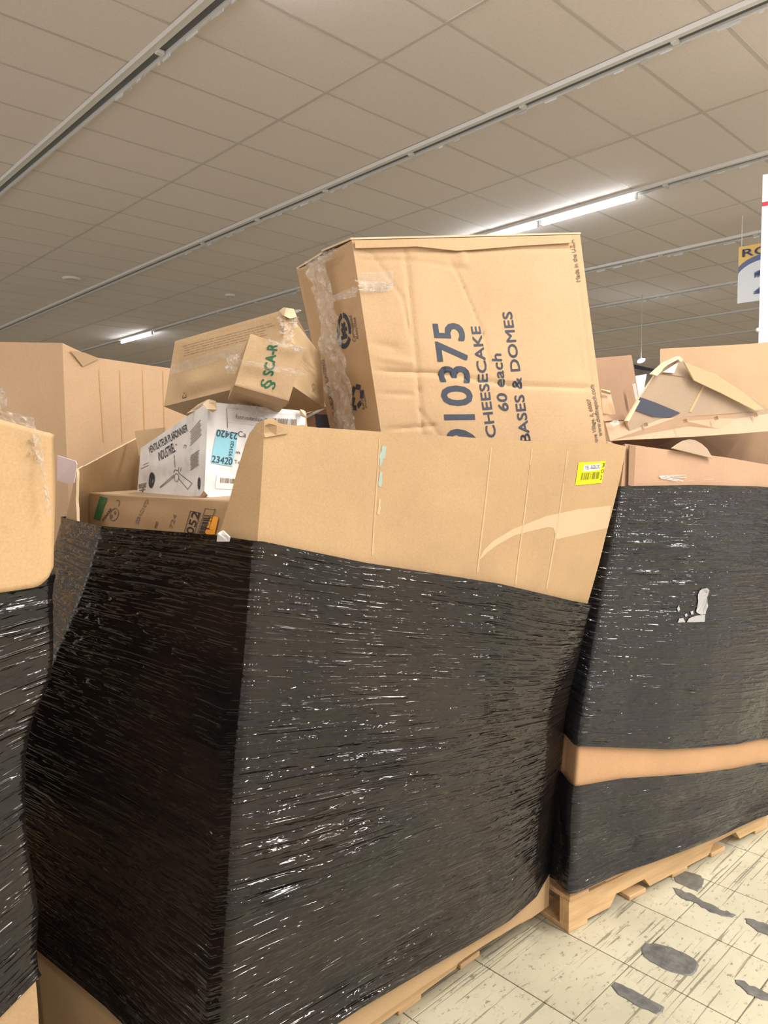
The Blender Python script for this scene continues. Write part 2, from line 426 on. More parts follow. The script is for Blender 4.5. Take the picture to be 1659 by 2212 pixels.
def ragged(poly, step=.012, amp=.004):
    out = []; rr = random.Random(5)
    for a, b in zip(poly, poly[1:] + poly[:1]):
        a = np.array(a, float); b = np.array(b, float); n = max(1, int(np.linalg.norm(b - a) / step))
        for k in range(n): out.append(a + (b - a) * k / n + np.array([rr.uniform(-amp, amp), rr.uniform(-amp, amp)] + [0] * (len(a) - 2)))
    return out
def floorpatch(pxs, name='adhesive_patch', h=.0022, amp=.0015, mat=None):
    pts = []
    for px, py in pxs:
        d = cast(px, py); p = CAM + d * (-CAMH / d[2]); pts.append((p[0], p[1]))
    pts = ragged(pts, .012, amp)
    c = np.mean(pts, 0); n = len(pts)
    vs = [(p[0], p[1], .0003) for p in pts] + [(c[0] + (p[0] - c[0]) * .94, c[1] + (p[1] - c[1]) * .94, h) for p in pts]
    fs = [(k, (k + 1) % n, n + (k + 1) % n, n + k) for k in range(n)] + [tuple(range(n, 2 * n))]
    return fixn(mk(name, vs, fs, mat or M_patch, floor))
floorpatch([(1385, 2048), (1393, 2038), (1415, 2038), (1450, 2046), (1480, 2060), (1504, 2074), (1510, 2085), (1506, 2098), (1495, 2109), (1478, 2108), (1440, 2096), (1405, 2078), (1388, 2066)])
floorpatch([(1455, 1890), (1462, 1882), (1485, 1883), (1514, 1891), (1520, 1900), (1517, 1918), (1508, 1926), (1490, 1920), (1458, 1905)])
floorpatch([(1320, 2130), (1328, 2122), (1345, 2128), (1390, 2151), (1434, 2176), (1430, 2188), (1422, 2192), (1380, 2176), (1334, 2148)])
floorpatch([(1452, 1918), (1480, 1926), (1550, 1962), (1592, 1978), (1585, 1985), (1530, 1968), (1500, 1952), (1470, 1938)], amp=.006)
floorpatch([(1610, 1985), (1640, 1990), (1659, 2000), (1670, 2030), (1640, 2012), (1618, 2000)], amp=.006)
floorpatch([(1588, 2118), (1610, 2122), (1640, 2140), (1670, 2150), (1670, 2165), (1640, 2160), (1600, 2135)], amp=.006)

# ------------------------------------------------------------------ pallets
def pallet(origin, ang, L, W, label, group='wooden pallets under the big boxes', rail=.038):
    """origin = front left bottom corner on the floor, length along local x, depth along local y"""
    root = empty('wooden_pallet', origin, label, 'pallet', group); root.rotation_euler = (0, 0, ang)
    def board(nm, x0, x1, y0, y1, z0, z1, tilt=0):
        me = bevelled(nm, (x1 - x0, y1 - y0, z1 - z0), M_wood, .002)
        o = link(nm, me, None, root); o.location = ((x0 + x1) / 2, (y0 + y1) / 2, (z0 + z1) / 2); o.rotation_euler = (0, 0, tilt); return o
    for yc in (.0, W / 2 - rail / 2, W - rail):       # notched stringers
        pts = [(0, 0), (.20, 0), (.23, .035), (.38, .035), (.41, 0), (L - .41, 0), (L - .38, .035), (L - .23, .035), (L - .20, 0), (L, 0), (L, .089), (0, .089)]
        n = len(pts); vs = [(x, yc, .016 + z) for x, z in pts] + [(x, yc + rail, .016 + z) for x, z in pts]
        fs = [tuple(range(n))[::-1], tuple(range(n, 2 * n))] + [(k, (k + 1) % n, n + (k + 1) % n, n + k) for k in range(n)]
        fixn(mk('stringer', vs, fs, M_wood, root))
    nb = 7
    for k in range(nb):
        w = .09; x0 = k * (L - w) / (nb - 1); board('deck_board', x0, x0 + w, random.uniform(-.006, .004), W + random.uniform(-.004, .006), .105, .121, random.uniform(-.004, .004))
    for x0 in (0, .30, L / 2 - .045, L - .39, L - .09): board('bottom_board', x0, x0 + .09, 0, W, 0, .016)
    return root
pallet((.77, 1.345, 0), 0, 1.205, 1.0, 'worn wooden pallet under the front black-wrapped box')
a2 = math.atan2(1.025 - 1.22, 3.095 - 1.957)
pallet((1.957, 1.215, 0), a2, 1.17, 1.0, 'wooden pallet with chipped corner under the right-hand black-wrapped box')
pallet((-.85, 1.42, 0), 0, 1.205, 1.0, 'wooden pallet under the black-wrapped box at the left edge')
pallet((1.10, 3.05, 0), 0, 1.205, 1.0, 'wooden pallet under the tall plain box behind the front one')
pallet((4.25, 2.05, 0), 0, 1.205, 1.0, 'wooden pallet under the pale box behind the right-hand one')

# ------------------------------------------------------------------ big boxes (gaylords) and their film
class Gaylord:
    def __init__(s, levels, res=.008, smooth=.014):
        """levels: [(z, [(x,y)...])] closed outlines of equal length, ccw seen from above"""
        s.z = [l[0] for l in levels]; S = len(levels[0][1]); s.S = S
        P = np.array([l[1] for l in levels], float)
        seg = np.linalg.norm(np.roll(P, -1, 1) - P, axis=2).mean(0)
        n = np.maximum(1, (seg / res).astype(int)); s.start = np.concatenate([[0], np.cumsum(n)]); s.N = s.start[-1]
        D = []
        for l in range(len(levels)):
            cols = []
            for k in range(S):
                t = np.arange(n[k])[:, None] / n[k]; cols.append(P[l, k] * (1 - t) + P[l, (k + 1) % S] * t)
            A = np.concatenate(cols); w = max(1, int(smooth / res)); B = np.zeros_like(A); tot = 0
            for d in range(-w, w + 1):
                g = math.exp(-(d / (w * .6)) ** 2); B += np.roll(A, d, 0) * g; tot += g
            D.append(B / tot)
        s.D = np.array(D)
        dl = np.linalg.norm(np.roll(s.D.mean(0), -1, 0) - s.D.mean(0), axis=1); s.u = np.concatenate([[0], np.cumsum(dl)[:-1]]); s.per = dl.sum()
        s.sta = np.concatenate([k + np.arange(n[k]) / n[k] for k in range(S)])
    def xy(s, Z):
        """Z (N, R) -> X,Y arrays; Catmull-Rom between levels"""
        z = np.array(s.z); i = np.clip(np.searchsorted(z, Z) - 1, 0, len(z) - 2)
        t = np.clip((Z - z[i]) / (z[i + 1] - z[i]), -.15, 1.15)[..., None]
        c = np.arange(s.N)[:, None] * np.ones_like(i)
        L = len(z); p0 = s.D[np.clip(i - 1, 0, L - 1), c]; p1 = s.D[i, c]; p2 = s.D[i + 1, c]; p3 = s.D[np.clip(i + 2, 0, L - 1), c]
        return .5 * ((2 * p1) + (-p0 + p2) * t + (2 * p0 - 5 * p1 + 4 * p2 - p3) * t ** 2 + (-p0 + 3 * p1 - 3 * p2 + p3) * t ** 3)
    def prof(s, pts):
        xs = [p[0] for p in pts] + [pts[0][0] + s.S]; ys = [p[1] for p in pts] + [pts[0][1]]
        q = np.where(s.sta < xs[0], s.sta + s.S, s.sta); return np.interp(q, xs, ys)
    def normals(s, XY):
        t = np.roll(XY, -1, 0) - np.roll(XY, 1, 0); n = np.stack([t[..., 1], -t[..., 0]], -1)
        return n / (np.linalg.norm(n, axis=-1, keepdims=True) + 1e-9)
    def shell(s, name, zb, zt, mat, parent, th=.007, rows=44, edge=None):
        f = np.linspace(0, 1, rows)[None, :]; Z = zb[:, None] * (1 - f) + zt[:, None] * f
        XY = s.xy(Z); N = s.normals(XY)
        wav = cnoise(s.N, rows, 30, 5, .0022, np.random.default_rng(3))
        o_ = XY + N * wav[..., None]; i_ = o_ - N * th
        out = np.concatenate([o_, Z[..., None]], -1).reshape(-1, 3); inn = np.concatenate([i_, Z[..., None]], -1).reshape(-1, 3)
        nv = s.N * rows
        q = [gridfaces(s.N, rows, True), gridfaces(s.N, rows, True, nv, True)]
        a = np.arange(s.N); b = (a + 1) % s.N
        top = np.stack([a * rows + rows - 1, b * rows + rows - 1, nv + b * rows + rows - 1, nv + a * rows + rows - 1], -1)
        bot = np.stack([b * rows, a * rows, nv + a * rows, nv + b * rows], -1)
        me = npmesh(name, np.concatenate([out, inn]), np.concatenate([q[0], q[1], top, bot]))
        me.materials.append(mat)
        if edge is not None:
            me.materials.append(edge); mi = np.zeros(len(me.polygons), np.int32); k = len(q[0]) + len(q[1]); mi[k:] = 1
            me.polygons.foreach_set('material_index', mi)
        o = link(name, me, None, None); adopt(o, parent)
        me.polygons.foreach_set('use_smooth', [True] * len(me.polygons)); 
        try: me.set_sharp_from_angle(angle=math.radians(40))
        except Exception: pass
        return o
    def wrap(s, name, zb, zt, mat, parent, seed=1, amp=.0016, off=.012, pitch=.011, rowh=.0024, cover=None, bulge=.006, zones=None):
        H = float((zt - zb).max()); rows = int(H / rowh); f = np.linspace(0, 1, rows)[None, :]
        Z = zb[:, None] * (1 - f) + zt[:, None] * f; XY = s.xy(Z); N = s.normals(XY)
        r = np.random.default_rng(seed)
        nv1 = int(H / pitch); cu = int(s.per / .20)
        d = cnoise(s.N, rows, cu, nv1, amp, r) + cnoise(s.N, rows, cu * 2, int(nv1 * 1.9), amp * .55, r) + cnoise(s.N, rows, max(3, cu // 2), nv1 // 3, amp * 1.3, r)
        m = np.clip(.65 + cnoise(s.N, rows, 18, 7, .45, r), .12, 1.5)
        if zones is not None: m = m * zones(s, Z)
        d = d * m + cnoise(s.N, rows, 14, 5, bulge, r)
        # the film gathers into a rolled hem at both edges
        hem = np.exp(-((1 - f) * H / .008) ** 2) + np.exp(-(f * H / .008) ** 2)
        d = d * (1 - .7 * np.clip(hem, 0, 1)) + off + .003 * hem
        W = XY + N * (.0065 + np.logaddexp(0, (d - .0065) * 900) / 900)[..., None]
        V_ = np.concatenate([W, Z[..., None]], -1).reshape(-1, 3)
        uv = np.stack([np.broadcast_to(s.u[:, None], Z.shape), f * H + 0 * Z], -1).reshape(-1, 2)
        me = npmesh(name, V_, gridfaces(s.N, rows, True), uv); me.materials.append(mat)
        me.polygons.foreach_set('use_smooth', [True] * len(me.polygons))
        o = link(name, me, None, None); adopt(o, parent); return o

# --- the front box
front = empty('pallet_box', (1.37, 1.85, .121), 'large warped cardboard box in glossy black film, front and centre, its left side torn open', 'pallet box', 'big wrapped pallet boxes')
lv = [
 (.10, [(1.45, 2.36), (1.0, 2.36), (.62, 2.15), (.56, 1.78), (.716, 1.36), (.742, 1.285), (1.10, 1.265), (1.50, 1.262), (1.68, 1.262), (1.83, 1.265), (1.952, 1.285), (1.975, 1.40), (1.98, 2.0), (1.85, 2.34)]),
 (.45, [(1.45, 2.38), (1.0, 2.40), (.60, 2.22), (.565, 1.85), (.736, 1.35), (.762, 1.272), (1.10, 1.24), (1.50, 1.235), (1.68, 1.24), (1.84, 1.25), (1.967, 1.275), (1.982, 1.40), (1.985, 2.0), (1.86, 2.34)]),
 (.85, [(1.45, 2.38), (1.0, 2.40), (.62, 2.22), (.600, 1.88), (.770, 1.35), (.797, 1.268), (1.10, 1.225), (1.50, 1.205), (1.68, 1.21), (1.85, 1.215), (1.990, 1.235), (2.010, 1.36), (2.02, 2.0), (1.86, 2.34)]),
 (1.25, [(1.45, 2.34), (1.03, 2.32), (.74, 2.08), (.715, 1.75), (.808, 1.36), (.835, 1.255), (1.10, 1.215), (1.52, 1.165), (1.70, 1.15), (1.87, 1.14), (2.010, 1.135), (2.04, 1.28), (2.05, 2.0), (1.88, 2.34)]),
 (1.60, [(1.45, 2.36), (1.05, 2.22), (.795, 2.01), (.765, 1.70), (.838, 1.35), (.862, 1.245), (1.09, 1.19), (1.52, 1.125), (1.70, 1.105), (1.87, 1.085), (2.030, 1.072), (2.09, 1.22), (2.10, 2.0), (1.92, 2.34)])]
G = Gaylord(lv)
ztop = G.prof([(0, 1.53), (.8, 1.585), (1.0, 1.575), (1.96, 1.485), (2.05, 1.47), (2.16, 1.40), (2.32, 1.345), (2.5, 1.325), (3.93, 1.325), (4.1, 1.37), (4.35, 1.47), (4.6, 1.55), (4.8, 1.578), (5.06, 1.583), (5.28, 1.570), (6, 1.562), (7, 1.547), (8.5, 1.540), (9.5, 1.543), (10, 1.533), (10.6, 1.55), (12, 1.54), (13, 1.53)])
jag = np.interp(np.arange(G.N), np.arange(0, G.N, 2), np.random.default_rng(2).uniform(-.004, .004, len(np.arange(0, G.N, 2))))
ztop = ztop + jag * np.where((G.sta > 1.9) & (G.sta < 5.4), 1.0, .12)
zbot = -.012 + G.prof([(0, .09), (5, .13), (7, .135), (8.5, .11), (10, .075), (12, .09)])
S_front = G.shell('shell', zbot, ztop, M_box, front, edge=M_edge)
zwt = G.prof([(0, 1.33), (2, 1.352), (3, 1.348), (4, 1.345), (5, 1.338), (6, 1.270), (7, 1.178), (8, 1.130), (9, 1.085), (10, 1.052), (10.5, 1.06), (12, 1.20), (13, 1.30)])
zwb = .018 + G.prof([(0, .25), (1, .30), (2, .33), (2.5, .345), (3, .33), (3.5, .26), (4.0, .16), (4.5, .14), (5, .17), (6, .185), (7, .15), (8, .135), (9, .14), (10, .175), (11, .16), (12, .2), (13, .22)])
def zf(s, Z):
    a = np.interp(s.sta, [0, 3, 4.6, 5.0, 5.2, 7.0, 7.3, 8.5, 10, 11, 14], [.4, .22, .22, .6, 1.9, 1.8, .8, .55, .5, .5, .5])[:, None]
    return a * np.ones_like(Z)
W_front = G.wrap('film_wrap', zwb, zwt, M_film, front, seed=4, zones=zf)
B_front = bvh(S_front); BW_front = bvh(W_front)

# --- the right box (its own axes run along the turned pallet)
def R2(a, b): c, s_ = math.cos(a2), math.sin(a2); return (1.957 + a * c - b * s_, 1.215 + a * s_ + b * c)
right = empty('pallet_box', (*R2(.6, .5), .121), 'cardboard box in two bands of black film, right of the front box', 'pallet box', 'big wrapped pallet boxes')
def oct2(p0, p1, dl, dr, back=1.02, sag=0):
    """outline: front left corner p0, front right corner p1 (world), creases between"""
    p0 = np.array(p0); p1 = np.array(p1); e = p1 - p0; n = np.array([-e[1], e[0]]) / np.linalg.norm(e)
    fr = [p0, p0 + e * .16 - n * .006, p0 + e * .33 - n * sag, p0 + e * .50 - n * sag * 1.2, p0 + e * .68 - n * sag, p0 + e * .86 - n * .006, p1]
    u = e / np.linalg.norm(e)
    return [tuple(q) for q in [p0 + n * back * .85 + u * dl, p0 + n * .07 + u * (dl - .02)] + fr + [p1 + n * .1 + u * dr, p1 + n * back * .85 + u * dr, p1 + n * back - u * .15, p0 + n * back + u * .2]]
lr = [(.10, oct2((1.945, 1.205), (3.10, 1.00), .05, .02, sag=.02)),
      (.60, oct2((1.955, 1.185), (3.16, .985), .05, .02, sag=.03)),
      (1.05, oct2((2.085, 1.185), (3.25, .99), .02, .03, sag=.02)),
      (1.50, oct2((2.195, 1.175), (3.30, 1.00), .02, .04, sag=.01))]
GR = Gaylord(lr)
def pr(G_, vals): return G_.prof(vals)
zt2 = pr(GR, [(0, 1.50), (1, 1.52), (2, 1.545), (3, 1.53), (5, 1.50), (8, 1.44), (9, 1.46), (11, 1.5), (12, 1.52)])
S_right = GR.shell('shell', pr(GR, [(0, .13), (6, .13)]), zt2, M_red, right, edge=M_edge)
W_r1 = GR.wrap('film_wrap', pr(GR, [(0, .64), (2, .620), (3, .575), (4, .53), (6, .45), (8, .38), (10, .5)]), pr(GR, [(0, 1.41), (2, 1.41), (4, 1.405), (6, 1.39), (8, 1.36), (10, 1.4)]), M_film2, right, seed=9, amp=.0022, pitch=.014, zones=lambda s, Z: np.interp(s.sta, [0, 2, 2.3, 4.6, 4.9, 7, 13], [.4, .5, 1.0, 1.1, .45, .4, .4])[:, None] * (.35 + .65 * np.exp(-((Z - .85) / .28) ** 2) + .5 * (Z > 1.1)))
W_r2 = GR.wrap('film_wrap', pr(GR, [(0, .14), (2, .150), (3, .150), (5, .13), (8, .08), (10, .12)]), pr(GR, [(0, .52), (2, .500), (3, .475), (4, .44), (6, .36), (8, .285), (10, .4)]), M_film2, right, seed=12, amp=.0012, pitch=.016, zones=lambda s, Z: np.interp(s.sta, [0, 2, 2.3, 3.2, 5, 7, 13], [.3, .3, .25, .3, .9, 1.1, .4])[:, None] * np.clip(1.5 - Z * 3, .2, 1.3))
B_right = bvh(S_right)
# bare band between the two films shows an orange liner strip, laid over the shell
zA = pr(GR, [(0, .50), (2, .478), (3, .455), (4, .42), (6, .34), (8, .265), (10, .38)]); zB = pr(GR, [(0, .66), (2, .642), (3, .60), (4, .555), (6, .475), (8, .40), (10, .52)])
GR2 = Gaylord([(z, p) for z, p in lr], smooth=.014)
GR2.D = GR2.D + 0
def band(Gx, za, zb_, name, mat, parent, off):
    rows = 8; f = np.linspace(0, 1, rows)[None, :]; Z = za[:, None] * (1 - f) + zb_[:, None] * f
    XY = Gx.xy(Z); N = Gx.normals(XY); W = XY + N * off
    me = npmesh(name, np.concatenate([W, Z[..., None]], -1).reshape(-1, 3), gridfaces(Gx.N, rows, True)); me.materials.append(mat)
    o = link(name, me, None, None, True); adopt(o, parent); return o
Bnd = band(GR2, zA, zB, 'board_band', M_orange, right, .0038); Bnd['label'] = 'bare orange-brown board band between the films'

# --- the left box
left = empty('pallet_box', (-.2, 1.9, .121), 'black-wrapped cardboard pallet box cut off by the left edge of the photo', 'pallet box', 'big wrapped pallet boxes')
def ol(xr, yf, xl=-.78, yb=2.35): return [(xl, yb - .15), (xl, yf + .1), (xl + .12, yf), (0, yf - .01), (xr - .09, yf), (xr, yf + .012), (xr - .01, yf + .10), (xr - .10, yb - .2), (xr - .25, yb), (xl + .15, yb)]
ll = [(.12, ol(.42, 1.36)), (.52, ol(.413, 1.315)), (.72, ol(.398, 1.30)), (.91, ol(.394, 1.30)), (1.03, ol(.402, 1.30)), (1.14, ol(.447, 1.30)), (1.30, ol(.450, 1.30)), (1.56, ol(.460, 1.30))]
GL = Gaylord(ll, res=.010)
S_left = GL.shell('shell', GL.prof([(0, .13), (5, .13)]), GL.prof([(0, 1.60), (3, 1.585), (3.7, 1.572), (4, 1.568), (5, 1.545), (6, 1.54), (8, 1.55)]), M_box, left, edge=M_edge)
W_left = GL.wrap('film_wrap', GL.prof([(0, .66), (4, .56), (5, .60), (8, .62)]), GL.prof([(0, 1.31), (4, 1.30), (5, 1.305), (8, 1.3)]), M_film, left, seed=21, amp=.0012, pitch=.018, rowh=.004)
W_left2 = GL.wrap('film_wrap', GL.prof([(0, .13), (5, .13)]), GL.prof([(0, .43), (4, .43), (5, .45), (8, .42)]), M_film, left, seed=22, amp=.0012, pitch=.018, rowh=.004)
B_left = bvh(S_left)

# --- tall plain box behind, and the pale one at the far right
def simple_gaylord(name, near, left_, right_, back, zt, mat, label, crease=(), group='tall plain pallet boxes behind'):
    root = empty(name, (near[0], near[1], .121), label, 'pallet box', group)
    near, left_, right_, back = map(lambda p: np.array(p, float), (near, left_, right_, back))
    pts = [left_, near] + [near + (right_ - near) * c for c in crease] + [right_, back]
    n_ = np.array([-(right_ - near)[1], (right_ - near)[0]]); n_ /= np.linalg.norm(n_)
    for k in range(len(crease)): pts[2 + k] = pts[2 + k] - n_ * (.006 if k % 2 else -.004)
    g = Gaylord([(.12, [tuple(p) for p in pts]), (1.0, [tuple(p) for p in pts]), (2.2, [tuple(p) for p in pts])], res=.012, smooth=.010)
    o = g.shell('shell', g.prof([(0, .125), (1, .125)]), g.prof(zt), mat, root, edge=M_edge, rows=24)
    return root, g, o
tall, GT, S_tall = simple_gaylord('pallet_box', (1.051, 2.804), (.35, 3.95), (2.35, 2.86), (1.7, 3.98),
    [(0, 2.03), (.72, 1.965), (1, 1.942), (1.9, 1.905), (2, 1.902), (3, 1.892), (4, 1.886), (5, 1.886), (6, 1.89), (7, 1.90)], M_tall,
    'tall plain cardboard pallet box behind the front and left boxes, its corner toward the viewer', (.09, .22, .37, .54, .72))
pale, GP, S_pale = simple_gaylord('pallet_box', (4.13, 1.995), (4.95, 2.32), (4.72, .80), (5.6, 1.25),
    [(0, 2.10), (1, 2.13), (2, 2.13), (3, 2.15), (4, 2.1)], M_tall, 'pale cardboard pallet box standing farthest right, under the white banner', (.35, .7))
B_tall = bvh(S_tall)

# ------------------------------------------------------------------ cartons
class Carton:
    """hexahedral carton: f = front TL,TR,BR,BL, b = back TL,TR,BR,BL (world points)"""
    def __init__(s, name, f, b, mat, label, seg=24, amp=.003, creases=(), group=None, cat='box', seed=1, crush=0.0):
        s.f, s.b = [np.array(p, float) for p in f], [np.array(p, float) for p in b]
        base = (s.f[3] + s.f[2] + s.b[3] + s.b[2]) / 4
        s.root = empty(name, base, label, cat, group)
        F, B = s.f, s.b
        quads = [(F[0], F[1], F[2], F[3]), (B[1], B[0], B[3], B[2]), (B[0], F[0], F[3], B[3]), (F[1], B[1], B[2], F[2]), (B[0], B[1], F[1], F[0]), (F[3], F[2], B[2], B[3])]
        allv, allf = [], []; r = np.random.default_rng(seed)
        for qi, (tl, tr, br, bl) in enumerate(quads):
            n = seg; u = np.linspace(0, 1, n + 1)[:, None, None]; v = np.linspace(0, 1, n + 1)[None, :, None]
            P = (tl * (1 - u) + tr * u) * (1 - v) + (bl * (1 - u) + br * u) * v
            N = np.cross(bl - tl, tr - tl); N = N / (np.linalg.norm(N) + 1e-9)
            w = np.clip(np.minimum(np.minimum(u, 1 - u), np.minimum(v, 1 - v)) * 14, 0, 1)
            D = cnoise(n + 1, n + 1, 4, 4, amp, r)[..., None]
            if qi == 0:
                U, Vv = u[..., 0] + 0 * v[..., 0], v[..., 0] + 0 * u[..., 0]
                for (x0, y0, x1, y1, dep, wid) in creases:
                    dx, dy = x1 - x0, y1 - y0; L2 = dx * dx + dy * dy
                    t = np.clip(((U - x0) * dx + (Vv - y0) * dy) / L2, 0, 1); dd = np.hypot(U - x0 - t * dx, Vv - y0 - t * dy)
                    D = D + (dep * np.exp(-(dd / wid) ** 2))[..., None]
            P = P + N * D * w
            off = len(allv) and sum(len(a) for a in allv); allv.append(P.reshape(-1, 3)); allf.append(gridfaces(n + 1, n + 1, False, off, True))
        me = npmesh('body', np.concatenate(allv), np.concatenate(allf)); bm = bmesh.new(); bm.from_mesh(me)
        bmesh.ops.remove_doubles(bm, verts=bm.verts, dist=.0004)
        bmesh.ops.recalc_face_normals(bm, faces=bm.faces); bm.to_mesh(me); bm.free()
        me.polygons.foreach_set('use_smooth', [True] * len(me.polygons))
        try: me.set_sharp_from_angle(angle=math.radians(35))
        except Exception: pass
        me.materials.append(mat); s.body = adopt(link('body', me, None), s.root); s.bvh = bvh(s.body)
def slab(name, pts, th, mat, parent=None, toward=None, rag=0, edge=None, label=None, cat=None, group=None):
    """a sheet with thickness from an outline of world points"""
    pts = [np.array(p, float) for p in pts]; c = np.mean(pts, 0)
    n = np.zeros(3)
    for a, b in zip(pts, pts[1:] + pts[:1]): n += np.cross(a - c, b - c)
    n /= np.linalg.norm(n)
    if np.dot(n, CAM - c) < 0: n = -n
    if rag: pts = ragged(pts, .018, rag)
    m = len(pts)
    vs = list(pts) + [p - n * th for p in pts]
    fs = [tuple(range(m)), tuple(range(m, 2 * m))[::-1]] + [(k, m + k, m + (k + 1) % m, (k + 1) % m) for k in range(m)]
    o = mk(name, vs, fs, mat); fixn(o)
    if edge is not None:
        o.data.materials.append(edge)
        for k in range(2, len(o.data.polygons)): o.data.polygons[k].material_index = 1
    if parent is not None: adopt(o, parent)
    if label or cat: props(o, label, cat, group)
    return o

# decals ---------------------------------------------------------
def hit(tree, px, py):
    x0, y0 = px, py
    for dx, dy in [(0, 0)] + [(s_ * 1.5 * k, 0) for k in range(1, 30) for s_ in (-1, 1)] + [(s_ * 2 * k, 3 * k) for k in range(1, 20) for s_ in (0, 1, -1)]:
        px, py = x0 + dx, y0 + dy
        d = cast(px, py); loc, nrm, i, dist = tree.ray_cast(Vector(CAM), Vector(d).normalized())
        if loc is not None: return np.array(loc)
    raise ValueError('miss %s %s' % (px, py))
def frame(tree, O, E, T):
    try: return [hit(tree, *O), hit(tree, *E), hit(tree, *T)]
    except ValueError:
        print('frame miss', O, E, T); return None
_cap = {}
def text_geo(body, bold=.0, track_=1.0):
    cu = bpy.data.curves.new('t', 'FONT'); cu.body = body; cu.size = 1; cu.offset = bold; cu.resolution_u = 3; cu.space_character = track_
    cu.offset = 0
    ob = bpy.data.objects.new('t', cu); COL.objects.link(ob)
    dg = bpy.context.evaluated_depsgraph_get(); me = bpy.data.meshes.new_from_object(ob.evaluated_get(dg))
    vs = np.array([v.co[:2] for v in me.vertices]); fs = [p.vertices[:] for p in me.polygons]
    bpy.data.objects.remove(ob); bpy.data.curves.remove(cu); bpy.data.meshes.remove(me)
    if bold > 0:      # heavier strokes: shifted copies in one outline
        n = len(vs); f0_ = list(fs); v0_ = vs; vs = []; fs = []
        for k, (dx, dy) in enumerate(((-1, -1), (1, -1), (1, 1), (-1, 1))):
            vs.append(v0_ + np.array([dx, dy]) * bold * .9); fs += [tuple(i + k * n for i in f) for f in f0_]
        vs = np.concatenate(vs)
    return vs, fs
CAPH = None
def decal(name, parent, tree, O, E, T, vs, fs, mat, off=.0013, norm=True, capnorm=None, label=None):
    """local 2D shape -> O + x*(E-O) + y*(T-O), dropped onto the surface of the thing that carries it"""
    fr = frame(tree, O, E, T)
    if fr is None: return None
    o_, e_, t_ = fr
    ex, ey = e_ - o_, t_ - o_; n = np.cross(ex, ey); n /= np.linalg.norm(n)
    if np.dot(n, CAM - o_) < 0: n = -n
    out = []
    for x, y in vs:
        p = o_ + ex * x + ey * y
        loc, nr, i, d = tree.ray_cast(Vector(p + n * .04), Vector(-n), .08)
        q = np.array(loc) if loc is not None else p
        out.append(q + n * off)
    o = mk(name, out, fs, mat)
    me = o.data
    if len(me.polygons) and np.dot(np.array(me.polygons[0].normal), n) < 0: me.flip_normals()
    adopt(o, parent)
    if label: o['label'] = label
    return o
def text(parent, tree, body, O, E, T, mat, bold=.0, name='lettering', off=.0013):
    global CAPH
    if CAPH is None: CAPH = text_geo('H')[0][:, 1].max()
    vs, fs = text_geo(body, bold)
    x0, x1 = vs[:, 0].min(), vs[:, 0].max(); vs = np.stack([(vs[:, 0] - x0) / (x1 - x0), vs[:, 1] / CAPH], -1)
    return decal(name, parent, tree, O, E, T, vs, fs, mat, off)
def quadgrid(n=6, m=6):
    vs = [(i / n, j / m) for i in range(n + 1) for j in range(m + 1)]
    fs = [(i * (m + 1) + j, (i + 1) * (m + 1) + j, (i + 1) * (m + 1) + j + 1, i * (m + 1) + j + 1) for i in range(n) for j in range(m)]
    return np.array(vs), fs
def sticker(name, parent, tree, O, E, T, mat, off=.0011, n=8, label=None):
    return decal(name, parent, tree, O, E, T, *quadgrid(n, n), mat, off, label=label)
def bars(parent, tree, O, E, T, mat, n=18, seed=1, off=.0016, name='barcode', across=False):
    r = random.Random(seed); vs, fs = [], []; x = 0
    while x < 1:
        w = r.choice([.6, 1, 1.6, 2.2]) / (n * 2.3)
        b = len(vs); q = [(x, 0), (min(1, x + w), 0), (min(1, x + w), 1), (x, 1)]
        if across: q = [(y_, x_) for x_, y_ in q]
        vs += q; fs.append((b, b + 1, b + 2, b + 3)); x += w + r.choice([.5, .9, 1.4]) / (n * 2.3)
    return decal(name, parent, tree, O, E, T, vs, fs, mat, off)
def outline(parent, tree, O, E, T, mat, w=.04, wy=None, off=.0015, name='printed_frame'):
    wy = wy or w
    vs = [(0, 0), (1, 0), (1, 1), (0, 1), (w, wy), (1 - w, wy), (1 - w, 1 - wy), (w, 1 - wy)]
    fs = [(0, 1, 5, 4), (1, 2, 6, 5), (2, 3, 7, 6), (3, 0, 4, 7)]; return decal(name, parent, tree, O, E, T, vs, fs, mat, off)
def strokes(parent, tree, O, E, T, lines, mat, w=.015, off=.0015, name='line_drawing'):
    """polylines in the unit frame drawn as thin ribbons"""
    vs, fs = [], []
    for pl in lines:
        for (a, b) in zip(pl, pl[1:]):
            a = np.array(a, float); b = np.array(b, float); d = b - a; L = np.linalg.norm(d)
            if L < 1e-6: continue
            n = np.array([-d[1], d[0]]) / L * w / 2; k = len(vs); vs += [a - n, b - n, b + n, a + n]; fs.append((k, k + 1, k + 2, k + 3))
    return decal(name, parent, tree, O, E, T, vs, fs, mat, off)
def circ(cx, cy, rx, ry=None, a0=0, a1=360, n=20):
    ry = ry or rx; return [(cx + rx * math.cos(math.radians(a0 + (a1 - a0) * k / n)), cy + ry * math.sin(math.radians(a0 + (a1 - a0) * k / n))) for k in range(n + 1)]
